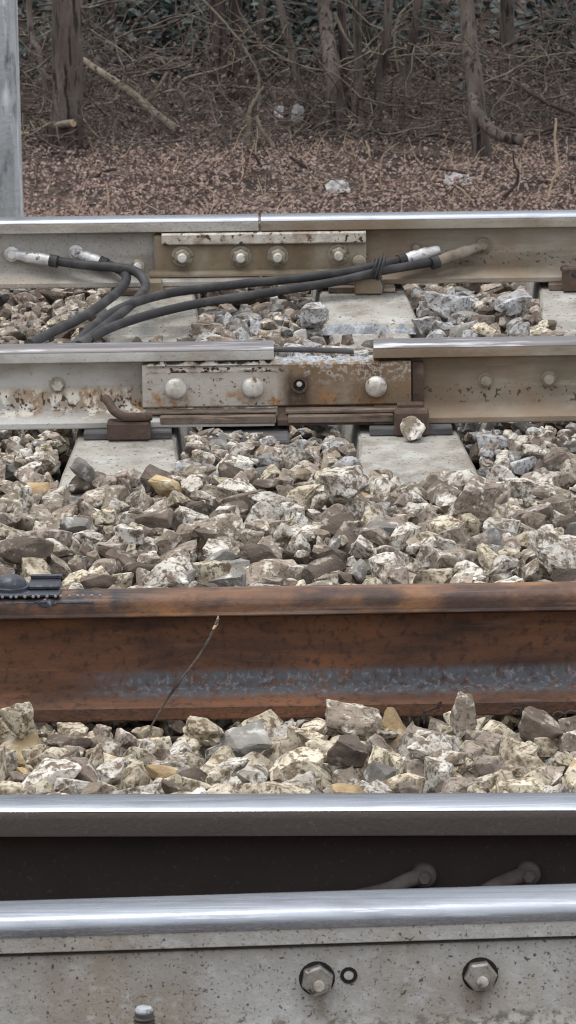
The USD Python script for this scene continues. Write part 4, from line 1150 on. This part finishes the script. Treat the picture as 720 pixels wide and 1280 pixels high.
# ------------------------------------------------------------------ leaf litter
def leaves(n, xr, yr, size, rng, lift, tilt, curl=0.35, density=None, zfun=gz, hz=None):
    x = rng.uniform(*xr, n); y = rng.uniform(*yr, n)
    if density is not None:
        k = rng.random(n) < density(x, y)
        x, y = x[k], y[k]; n = len(x)
    c = np.stack([x, y, zfun(x, y) + (rng.uniform(*lift, n) if hz is None else hz(x, y, rng))], 1)
    s = rng.uniform(*size, n)
    a = rng.uniform(0, 2 * math.pi, n)
    nrm = np.stack([rng.normal(0, tilt, n), rng.normal(0, tilt, n), np.ones(n)], 1)
    nrm /= np.linalg.norm(nrm, axis=1, keepdims=True)
    u = np.stack([np.cos(a), np.sin(a), 0 * a], 1)
    u -= nrm * (u * nrm).sum(1, keepdims=True); u /= np.linalg.norm(u, axis=1, keepdims=True)
    w = np.cross(nrm, u)
    cu = rng.uniform(-curl, curl * 1.5, n)[:, None]
    S = s[:, None]
    pts = [c - u * S, c - u * S * 0.2 + w * S * 0.55 + nrm * S * cu, c + u * S * 0.5 + w * S * 0.4 + nrm * S * cu * 0.8, c + u * S + nrm * S * cu * 0.4, c + u * S * 0.5 - w * S * 0.4 + nrm * S * cu * 0.8, c - u * S * 0.2 - w * S * 0.55 + nrm * S * cu]
    v = np.stack(pts, 1).reshape(-1, 3)
    b = (np.arange(n) * 6)[:, None]
    f = np.concatenate([b + np.array(t)[None] for t in ((0, 3, 2), (0, 2, 1), (0, 4, 3), (0, 5, 4))])
    return v, f


rl_ = np.random.default_rng(41)
single('leaf_litter', leaves(110000, (-2.8, 2.8), (13.4, 17.8), (0.005, 0.0125), rl_, (0.002, 0.035), 0.75, density=lambda x, y: np.clip(1.0 - (y - 16.5) * 0.8, 0.12, 1) * np.clip(0.15 + 1.9 * (meshkit.fbm(np.stack([x * 2.2, y * 1.1, 0 * x], -1), 3, 77) - 0.18), 0.2, 1)), M['leaf'], 'brown dead leaves covering the ground before the trees', 'leaf litter', kind='stuff')


# ------------------------------------------------------------------ brushwood, ivy, straw
def wander(p, d, length, n, rng, bend=0.25, droop=0.0):
    out = [np.array(p, float)]
    d = np.array(d, float)
    for _ in range(n):
        d = d + rng.normal(0, bend, 3) + [0, 0, -droop]
        d /= np.linalg.norm(d)
        out.append(out[-1] + d * length / n)
    return np.array(out)


def brush(n, rng, xr, yr, hr, rad, ln):
    ms = []
    for _ in range(n):
        x, y = rng.uniform(*xr), rng.uniform(*yr)
        z = float(gz(x, y)) + abs(rng.normal(0, hr))
        d = rng.normal(0, 1, 3) * [1, 0.7, 0.42]
        L = rng.uniform(*ln)
        p = wander((x, y, z), d / np.linalg.norm(d), L, 8, rng, 0.34, 0.03)
        p[:, 2] = np.maximum(p[:, 2], gz(p[:, 0], p[:, 1]) + 0.01)
        r = rng.uniform(*rad)
        ms.append(tube(p, np.linspace(r, r * 0.35, len(p)), 4, cap=False))
        if rng.random() < 0.6:
            k = rng.integers(2, 6)
            d2 = p[k] - p[k - 1]; d2 = d2 / np.linalg.norm(d2) + rng.normal(0, 0.6, 3)
            q = wander(p[k], d2 / np.linalg.norm(d2), L * 0.5, 5, rng, 0.25, 0.02)
            ms.append(tube(q, np.linspace(r * 0.6, r * 0.25, len(q)), 4, cap=False))
    return cat(*ms)


rb = np.random.default_rng(51)
single('brushwood', cat(brush(900, rb, (-2.8, 2.8), (16.3, 17.6), 0.09, (0.0015, 0.0045), (0.12, 0.55)), brush(900, rb, (-3.0, 3.0), (16.9, 18.6), 0.20, (0.002, 0.006), (0.2, 0.8)), brush(900, rb, (-3.0, 3.0), (16.8, 18.4), 0.08, (0.0015, 0.004), (0.1, 0.4)), brush(110, rb, (-3.2, 3.2), (17.3, 19.0), 0.3, (0.002, 0.005), (0.5, 1.3)), brush(130, rb, (-3.4, 3.4), (19.0, 21.0), 0.3, (0.003, 0.008), (0.5, 1.6)), brush(260, rb, (-3.2, 3.2), (15.0, 17.2), 0.04, (0.0015, 0.0035), (0.10, 0.5))), M['twig'], 'tangle of dead twigs and brushwood between the trees', 'brushwood', smooth=True, kind='stuff')


def ivy_h(x, y, rng):
    return np.abs(rng.normal(0, 0.26, len(x))) * (0.4 + meshkit.noise(np.stack([x * 1.3, y * 1.3, 0 * x], -1), 8))


def ivy_den(x, y):
    n = meshkit.fbm(np.stack([x * 1.1, y * 0.8, 0 * x], -1), 3, 12)
    return np.clip((n - 0.30) * 5, 0.1, 1) * np.clip((y - 17.95) / 0.5, 0, 1)


ri = np.random.default_rng(61)
single('ivy', leaves(42000, (-3.3, 3.3), (17.9, 21.0), (0.016, 0.038), ri, None, 0.9, 0.2, ivy_den, hz=ivy_h), M['ivy'], 'dark green ivy covering the bank behind the trees', 'ivy', kind='stuff')
# fallen leaves caught in the brushwood
single('leaf_litter', leaves(9000, (-3.2, 3.2), (16.8, 18.4), (0.006, 0.016), rl_, (0.0, 0.3), 0.9), M['twig'], 'grey withered leaves caught among the brushwood', 'leaf litter', kind='stuff')

# ------------------------------------------------------------------ trees
def trunk_mesh(pts, r0, r1, seed, flare=1.35, sides=22, rings=70, ridge=0.16):
    L = smoothline(pts, 14)
    t = np.linspace(0, 1, len(L))
    v, f = tube(L, 1.0, sides)
    n = len(L)
    r = np.interp(t, [0, 1], [r0, r1]) * (1 + (flare - 1) * np.exp(-t * np.linalg.norm(L[-1] - L[0]) / 0.22))
    an = np.arange(sides) / sides
    A, T = np.meshgrid(an, t * np.linalg.norm(L[-1] - L[0]), indexing='xy')
    g = meshkit.fbm(np.stack([np.cos(A * 2 * math.pi) * 3.2, np.sin(A * 2 * math.pi) * 3.2, T * 1.6], -1), 3, seed)
    rr = r[:, None] * (1 + ridge * (np.abs(g - 0.5) * 4 - 0.5))
    body = (v[:n * sides].reshape(n, sides, 3) - L[:, None]) * rr[..., None] + L[:, None]
    v[:n * sides] = body.reshape(-1, 3)
    return v, f


def tree(label, base_px, top_px, w_base, w_top, seed, mat='bark', mid=None, height=5.5, extra=None, dark=None):
    """base_px: where the trunk meets the ground; top_px: where it leaves the picture (at the same distance, with a small lean)."""
    rng = np.random.default_rng(seed)
    b = on_ground(*base_px)
    a = PY(top_px[0], top_px[1], b[1] + rng.normal(0, 0.08))
    sc = np.linalg.norm(b - EYE) / FPX
    d = (a - b) / max(0.3, a[2] - b[2])
    pts = [b - d * 0.08]
    if mid:
        pts.append(PY(mid[0], mid[1], b[1]))
    pts.append(a)
    h = a[2]
    for k in range(1, 5):
        h2 = h + (height - h) * k / 4
        d = d * 0.75 + np.array([rng.normal(0, 0.05), rng.normal(0, 0.05), 0.25])
        pts.append(pts[-1] + d / d[2] * (h2 - pts[-1][2]))
    t = Thing('tree', label, 'tree', b, 'bare trees along the edge of the wood')
    r0, r1 = w_base * sc / 2, w_top * sc / 2
    t.part('trunk', trunk_mesh(pts, r0 * 0.95, max(r0 * 0.35, 0.012), seed), M[mat], smooth=True)
    up = smoothline(pts, 14)
    for k in range(6):
        i = int(len(up) * rng.uniform(0.55, 0.97))
        s = up[min(i, len(up) - 1)]
        an = rng.uniform(0, 2 * math.pi)
        q = wander(s, np.array([math.cos(an), math.sin(an), 0.9]), rng.uniform(0.9, 1.8), 9, rng, 0.14, -0.02)
        rb_ = max(0.006, r0 * 0.25)
        br = tube(q, np.linspace(rb_, rb_ * 0.25, len(q)), 6)
        tw = [br]
        for m_ in range(4):
            j = rng.integers(3, 9)
            q2 = wander(q[j], q[j] - q[j - 1] + rng.normal(0, 0.09, 3), rng.uniform(0.3, 0.7), 5, rng, 0.2)
            tw.append(tube(q2, np.linspace(rb_ * 0.4, rb_ * 0.15, len(q2)), 4, cap=False))
        t.part('branch', cat(*tw), M[mat], smooth=True)
    for k in range(5):
        i = int(len(up) * rng.uniform(0.04, 0.30))
        an = rng.uniform(0, 2 * math.pi)
        q = wander(up[i], np.array([math.cos(an), math.sin(an) * 0.6, 0.35]), rng.uniform(0.25, 0.7), 7, rng, 0.25, 0.02)
        tw = [tube(q, np.linspace(0.004, 0.0015, len(q)), 5, cap=False)]
        for m_ in range(3):
            j = rng.integers(2, 7)
            q2 = wander(q[j], q[j] - q[j - 1] + rng.normal(0, 0.05, 3), rng.uniform(0.1, 0.3), 4, rng, 0.3)
            tw.append(tube(q2, np.linspace(0.0022, 0.001, len(q2)), 4, cap=False))
        t.part('twig', cat(*tw), M['branch_dark'] if k % 2 else M['branch'], smooth=True)
    for e in extra or ():
        px_, r_ = e
        q = smoothline([PY(x, y, b[1] + dy) for x, y, dy in px_], 7)
        t.part('branch', tube(q, np.interp(np.linspace(0, 1, len(q)), np.linspace(0, 1, len(r_)), np.array(r_) * sc / 2), 12), M[mat], smooth=True, label='low curved branch')
    return t


tree('stout ridged brown tree at left beside the concrete post', (80, 184), (82, 0), 43, 40, 101, height=6.5)
tree('thin dark stem leaning between the concrete post and the stout tree', (60, 150), (36, 0), 8, 7, 102, mid=(50, 70))
tree('slim tree close behind the right side of the stout tree', (104, 110), (104, 0), 11, 10, 103)
tree('reddish slim tree in the ivy above the fallen pole', (138, 82), (137, 0), 17, 16, 104, 'bark_red')
t_ = tree('dark reddish double-stemmed tree left of centre, its left stem', (282, 128), (272, 0), 24, 21, 105, 'bark_red')
tree('dark reddish double-stemmed tree left of centre, its right stem', (301, 130), (294, 0), 20, 17, 106, 'bark_red')
tree('leaning thin trunk with white plastic sheet at its foot', (386, 168), (348, 0), 11, 9, 107, mid=(371, 90))
tree('straight brown tree right of the white plastic sheet', (424, 174), (405, 0), 24, 20, 108, mid=(416, 90))
tree('thin tree hugging the right side of the straight brown tree', (437, 165), (427, 0), 13, 12, 109, 'bark_red')
tree('slim greyish tree right of the close pair of trunks', (450, 176), (446, 0), 12, 10, 110)
tree('thin trunk leaning right, first of two leaning stems right of centre', (470, 176), (486, 0), 13, 9, 111, mid=(477, 80))
tree('thin trunk leaning right, second of two leaning stems right of centre', (499, 172), (524, 0), 13, 10, 112, mid=(511, 80))
tree('large dark tree at right with a low curved branch', (604, 203), (583, 0), 25, 32, 113, mid=(593, 100), extra=[([(592, 118, -0.02), (598, 142, -0.08), (612, 161, -0.14), (630, 171, -0.18), (653, 175, -0.2)], [13, 15, 15, 14, 15])])
tree('brown tree behind and right of the large dark tree', (632, 132), (634, 0), 21, 20, 114)
tree('far slim trunk in the ivy between centre trunks', (468, 80), (463, 0), 12, 11, 115)
tree('pale thin stem at the upper right edge', (719, 70), (712, 0), 5, 4, 116, height=2.5)
tree('far dim trunk left of the dark double-stemmed tree', (331, 95), (326, 0), 13, 12, 117)
tree('far dim trunk between the leaning thin trunk and straight brown tree', (388, 60), (386, 0), 11, 10, 118)


# ------------------------------------------------------------------ fallen branches and stalks, each a thing
def branch(label, pts, w, mat='branch', depth=None, name='fallen_branch', category='branch', cut=False):
    if depth is None:
        depth = on_ground(*max(pts, key=lambda p: p[1])[:2])[1]
    P = np.array([PY(p[0], p[1], depth + (p[2] if len(p) > 2 else 0)) for p in pts])
    sc = depth / FPX
    t = Thing(name, label, category, P[int(np.argmin(P[:, 2]))])
    L = smoothline(P, 6)
    jit = np.random.default_rng(abs(hash((round(pts[0][0]), round(pts[0][1])))) % 9999).normal(0, 0.0008, L.shape)
    t.part('stem', tube(L + jit, np.interp(np.linspace(0, 1, len(L)), np.linspace(0, 1, len(w)), np.array(w) * sc / 2), 9), M[mat], smooth=40)
    if cut:
        d = L[-1] - L[-2]; d /= np.linalg.norm(d)
        t.part('cut_end', tube(np.array([L[-1] - d * 0.002, L[-1] + d * 0.006]), w[-1] * sc / 2 * 1.02, 9), M['cut'], smooth=40)
    return t


def twigs_on(t, pts, w, depth, mat):
    P = smoothline(np.array([PY(p[0], p[1], depth) for p in pts]), 5)
    t.part('twig', tube(P, np.linspace(w, w * 0.4, len(P)) * depth / FPX / 2, 6), M[mat], smooth=True)


dB = on_ground(222, 176)[1]
t = branch('thick fallen pole slanting down right from the stout tree', [(101, 73, 0.35), (130, 93, 0.2), (165, 117, 0.1), (195, 143, 0.02), (222, 163, 0)], [8, 10, 11, 11, 12], depth=dB, cut=False)
branch('dark broken upright stub under the end of the thick fallen pole', [(223, 158), (221, 172), (220, 184)], [5, 7, 4], 'branch_dark')
dC = on_ground(238, 150)[1]
t = branch('short thick pale broken branch with forked thin arms, left of centre', [(222, 112), (229, 121), (233, 131), (237, 146)], [5, 8, 10, 11], depth=dC, cut=False)
twigs_on(t, [(222, 112), (232, 98), (262, 90), (285, 82), (310, 70)], 4, dC, 'branch')
twigs_on(t, [(230, 120), (245, 112), (280, 107), (322, 111)], 5, dC, 'branch')
twigs_on(t, [(222, 112), (205, 116), (180, 128)], 5, dC, 'branch')
branch('dark stub hanging below the short pale broken branch', [(237, 146), (236, 152), (235, 159)], [10, 8, 5], 'branch_dark', depth=dC)
branch('dark horizontal log in the brush under the ivy', [(165, 72), (180, 67), (215, 67), (264, 65)], [9, 6, 6, 5], 'branch_dark', depth=on_ground(215, 92)[1])
branch('grey bent branch below the dark horizontal log', [(140, 92), (170, 80), (185, 72), (215, 74), (240, 72)], [6, 6, 5, 4, 3], depth=on_ground(170, 105)[1])
branch('grey thin branch crossing from the slanting pole up right', [(145, 95), (180, 90), (220, 80), (245, 76)], [4, 4, 3, 2], depth=on_ground(180, 110)[1])
branch('pale bare twig rising right over the slanting pole', [(98, 140), (120, 132), (138, 129), (150, 119)], [4, 5, 4, 3], depth=on_ground(100, 172)[1])
branch('grey forked branch rising from the slanting pole', [(178, 130), (190, 120), (202, 104), (209, 90)], [6, 6, 5, 4], depth=dB + 0.2)
branch('long thin pale vine hanging before the dark double-stemmed tree', [(254, 0), (275, 22), (295, 45), (310, 68), (322, 92), (324, 120), (322, 140)], [3, 3, 3, 3, 3, 4, 3], depth=on_ground(322, 175)[1])
branch('grey crooked sapling rising from the litter at centre', [(310, 187), (311, 160), (312, 140), (322, 120), (330, 108)], [6, 6, 5, 4, 3], depth=on_ground(310, 188)[1])
branch('grey curved branch drooping right of the crooked sapling', [(320, 145), (328, 165), (340, 182), (354, 192)], [5, 5, 4, 3], depth=on_ground(354, 193)[1])
branch('short dark crooked stick standing in the litter at centre', [(309, 187), (320, 196), (326, 208), (328, 212)], [3, 4, 4, 3], 'branch_dark')
branch('pale bent branch leaning between the centre trunks', [(418, 16), (425, 32), (434, 50), (446, 66), (455, 90), (470, 108)], [4, 4, 3, 4, 3, 3], depth=on_ground(450, 165)[1])
branch('thin pale stem forking beside the leaning trunks', [(518, 0), (500, 18), (494, 40), (493, 62), (498, 90)], [3, 3, 3, 3, 2], depth=on_ground(494, 160)[1])
branch('dark thin branch on the ground between leaning stems and large tree', [(495, 178), (520, 176), (540, 169), (565, 175), (592, 183)], [3, 4, 4, 4, 4], 'branch_dark', depth=on_ground(540, 188)[1])
branch('long dark drooping branch right of the large dark tree', [(603, 100), (640, 103), (662, 116), (690, 132), (722, 144)], [4, 4, 4, 5, 5], 'branch_dark', depth=on_ground(690, 180)[1])
branch('dark branch running right behind the curved low branch', [(640, 165), (665, 178 - 8), (690, 160), (722, 158)], [4, 4, 5, 5], 'branch_dark', depth=on_ground(680, 186)[1])
branch('dark forked twig in the litter under the curved branch', [(626, 256), (632, 244), (644, 232), (648, 216), (643, 206), (641, 190)], [6, 5, 4, 4, 3, 2], 'branch_dark', depth=on_ground(626, 258)[1])
branch('dark curved stick lying in the litter right of centre', [(362, 196), (378, 206), (395, 215), (412, 217)], [4, 5, 4, 3], 'branch_dark')
branch('dark fallen stick across the litter below the large tree', [(540, 210), (565, 213), (590, 217), (612, 221)], [3, 4, 4, 3], 'branch_dark')
branch('dark thin stick slanting in the litter near the faint white wrapper', [(548, 250), (562, 240), (572, 230)], [3, 3, 2], 'branch_dark')
branch('short grey fallen stick in the left litter', [(118, 222), (132, 214), (146, 211)], [4, 5, 4], 'branch_dark')
branch('thin pale dead stalk standing at right', [(683, 256), (690, 228), (697, 213), (694, 180), (695, 148)], [3, 3, 4, 3, 3], 'straw', name='dry_stalk', category='stalk')
branch('thin pale dead stalk standing left in the litter', [(135, 268), (135, 245), (133, 228)], [2.5, 3, 2], 'straw', name='dry_stalk', category='stalk')
branch('pale split stalk in the litter behind the far rail gap', [(259, 268), (254, 259), (250, 252)], [3, 3, 2], 'straw', name='dry_stalk', category='stalk')
branch('pale thin stalk below the centre trunks', [(463, 200), (461, 188), (457, 176)], [3, 3, 2], 'straw', name='dry_stalk', category='stalk')
branch('pale straight stalk right of the crumpled bag', [(457, 252), (456, 232), (454, 215)], [2.5, 3, 2], 'straw', name='dry_stalk', category='stalk')
branch('pale split stick beside the faint white wrapper', [(570, 232), (582, 242), (595, 258)], [2.5, 3, 2], 'straw', name='dry_stalk', category='stalk')
# stump with a sawn log by the stout tree
b = on_ground(80, 189)
sc = b[1] / FPX
t = Thing('tree_stump', 'dark rotten stump with a sawn log end before the stout tree', 'stump', b)
t.part('stump', trunk_mesh([b - [0, 0, 0.05], PY(79, 175, b[1]), PY(78, 157, b[1])], 13 * sc, 12 * sc, 7, 1.9, 20, ridge=0.5), M['bark_red'], smooth=True)
q = np.array([PY(70, 157, b[1] - 0.03), PY(80, 155.5, b[1] - 0.06), PY(91, 154, b[1] - 0.10)])
lg = t.part('log', tube(q, [5 * sc * 0.8, 5 * sc, 5 * sc], 12), M['branch'], smooth=40)
d = q[-1] - q[-2]; d /= np.linalg.norm(d)
t.part('sawn_face', tube(np.array([q[-1] - d * 0.002, q[-1] + d * 0.004]), 4.6 * sc, 12), M['cut'], smooth=40)
branch('pale sawn stick poking out beside the concrete post', [(22, 167), (36, 166.5)], [4, 4], 'cut', depth=on_ground(30, 186)[1])

rs = np.random.default_rng(71)
ms = []
for _ in range(900):
    x, y = rs.uniform(-3, 3), rs.uniform(13, 18.5)
    z = float(gz(x, y))
    p = wander((x, y, z), (rs.normal(0, 0.8), rs.normal(0, 0.5), 1), rs.uniform(0.03, 0.18), 4, rs, 0.2)
    ms.append(tube(p, np.linspace(0.0024, 0.0011, len(p)), 4, cap=False))
single('dry_grass', cat(*ms), M['straw'], 'pale dry stalks standing in the leaf litter', 'dry grass', smooth=True, kind='stuff')


# litter: plastic sheet, crumpled bag, wrapper
def crumple(c, w, h, tilt, seed, name, label, category, amp=0.35):
    n = 16
    u, v = np.meshgrid(np.linspace(-1, 1, n), np.linspace(-1, 1, n), indexing='ij')
    z = meshkit.fbm(np.stack([u * 1.7 + seed, v * 1.7, 0 * u], -1), 3, seed) - 0.5
    ed = 1 + 0.25 * (meshkit.noise(np.stack([np.arctan2(v, u) * 2, 0 * u, 0 * u + seed], -1), seed) - 0.5)
    r = np.maximum(np.abs(u), np.abs(v))
    k = np.where(r > 0, np.hypot(u, v) / np.maximum(r, 1e-6), 1) ** -0.5 * ed
    p = np.stack([u * w * k, z * w * amp * 2, v * h * k], -1)
    c_, s_ = math.cos(tilt), math.sin(tilt)
    p = np.stack([p[..., 0], p[..., 1] * c_ + p[..., 2] * s_, -p[..., 1] * s_ + p[..., 2] * c_], -1).reshape(-1, 3)
    i, j = np.meshgrid(np.arange(n - 1), np.arange(n - 1), indexing='ij')
    q = np.stack([i * n + j, (i + 1) * n + j, (i + 1) * n + j + 1, i * n + j + 1], -1).reshape(-1, 4)
    f = np.vstack([q[:, [0, 1, 2]], q[:, [0, 2, 3]]])
    th = np.array([0, 0.004, 0.002])
    single(name, (np.vstack([p, p + th]) + c, np.vstack([f, f[:, ::-1] + n * n])), M['plastic'], label, category, smooth=True)


d0 = on_ground(375, 176)[1]
crumple(PY(372, 142, d0), 0.026, 0.040, -0.2, 3, 'plastic_sheet', 'small white plastic sheet caught at the foot of the leaning thin trunk', 'litter', 0.2)
crumple(on_ground(422, 243) + [0, 0, 0.03], 0.050, 0.040, 1.0, 5, 'plastic_bag', 'crumpled pale plastic bag lying in the litter at centre', 'litter', 0.5)
crumple(on_ground(572, 231) + [0, 0, 0.02], 0.055, 0.040, 1.15, 8, 'wrapper', 'faint greyish wrapper in the litter below the large dark tree', 'litter', 0.5)
crumple(PY(349, 140, d0 + 0.1), 0.02, 0.026, 0.3, 12, 'plastic_scrap', 'dim pale scrap in the brush left of the white plastic sheet', 'litter', 0.6)

# ------------------------------------------------------------------ concrete post
yp = 12.2
a0, a1 = PY(16.5, 0, yp), PY(24.5, 268, yp)
wd = 0.20
zb_ = -1.15
dx = (a0[0] - a1[0]) / (a0[2] - a1[2])
xat = lambda z: a1[0] + dx * (z - a1[2])
ch = 0.012
rows = []
for z in (zb_, -0.55, 0.2, 2.0, 5.0):
    x1 = xat(z); x0 = x1 - wd
    rows.append([(x0 + ch, yp, z), (x1 - ch, yp, z), (x1, yp + ch, z), (x1, yp + wd - ch, z), (x1 - ch, yp + wd, z), (x0 + ch, yp + wd, z), (x0, yp + wd - ch, z), (x0, yp + ch, z)])
v = np.array(rows).reshape(-1, 3)
k = 8
i, j = np.meshgrid(np.arange(4), np.arange(k), indexing='ij')
q = np.stack([i * k + j, i * k + (j + 1) % k, (i + 1) * k + (j + 1) % k, (i + 1) * k + j], -1).reshape(-1, 4)
f = np.vstack([q[:, [0, 1, 2]], q[:, [0, 2, 3]], [(32, 32 + a, 33 + a) for a in range(1, 7)]])
t = Thing('concrete_post', 'grey weathered concrete post at the left edge behind the far rail', 'post', (xat(zb_) - wd / 2, yp, zb_))
t.part('shaft', (v, f), M['post'], smooth=False)
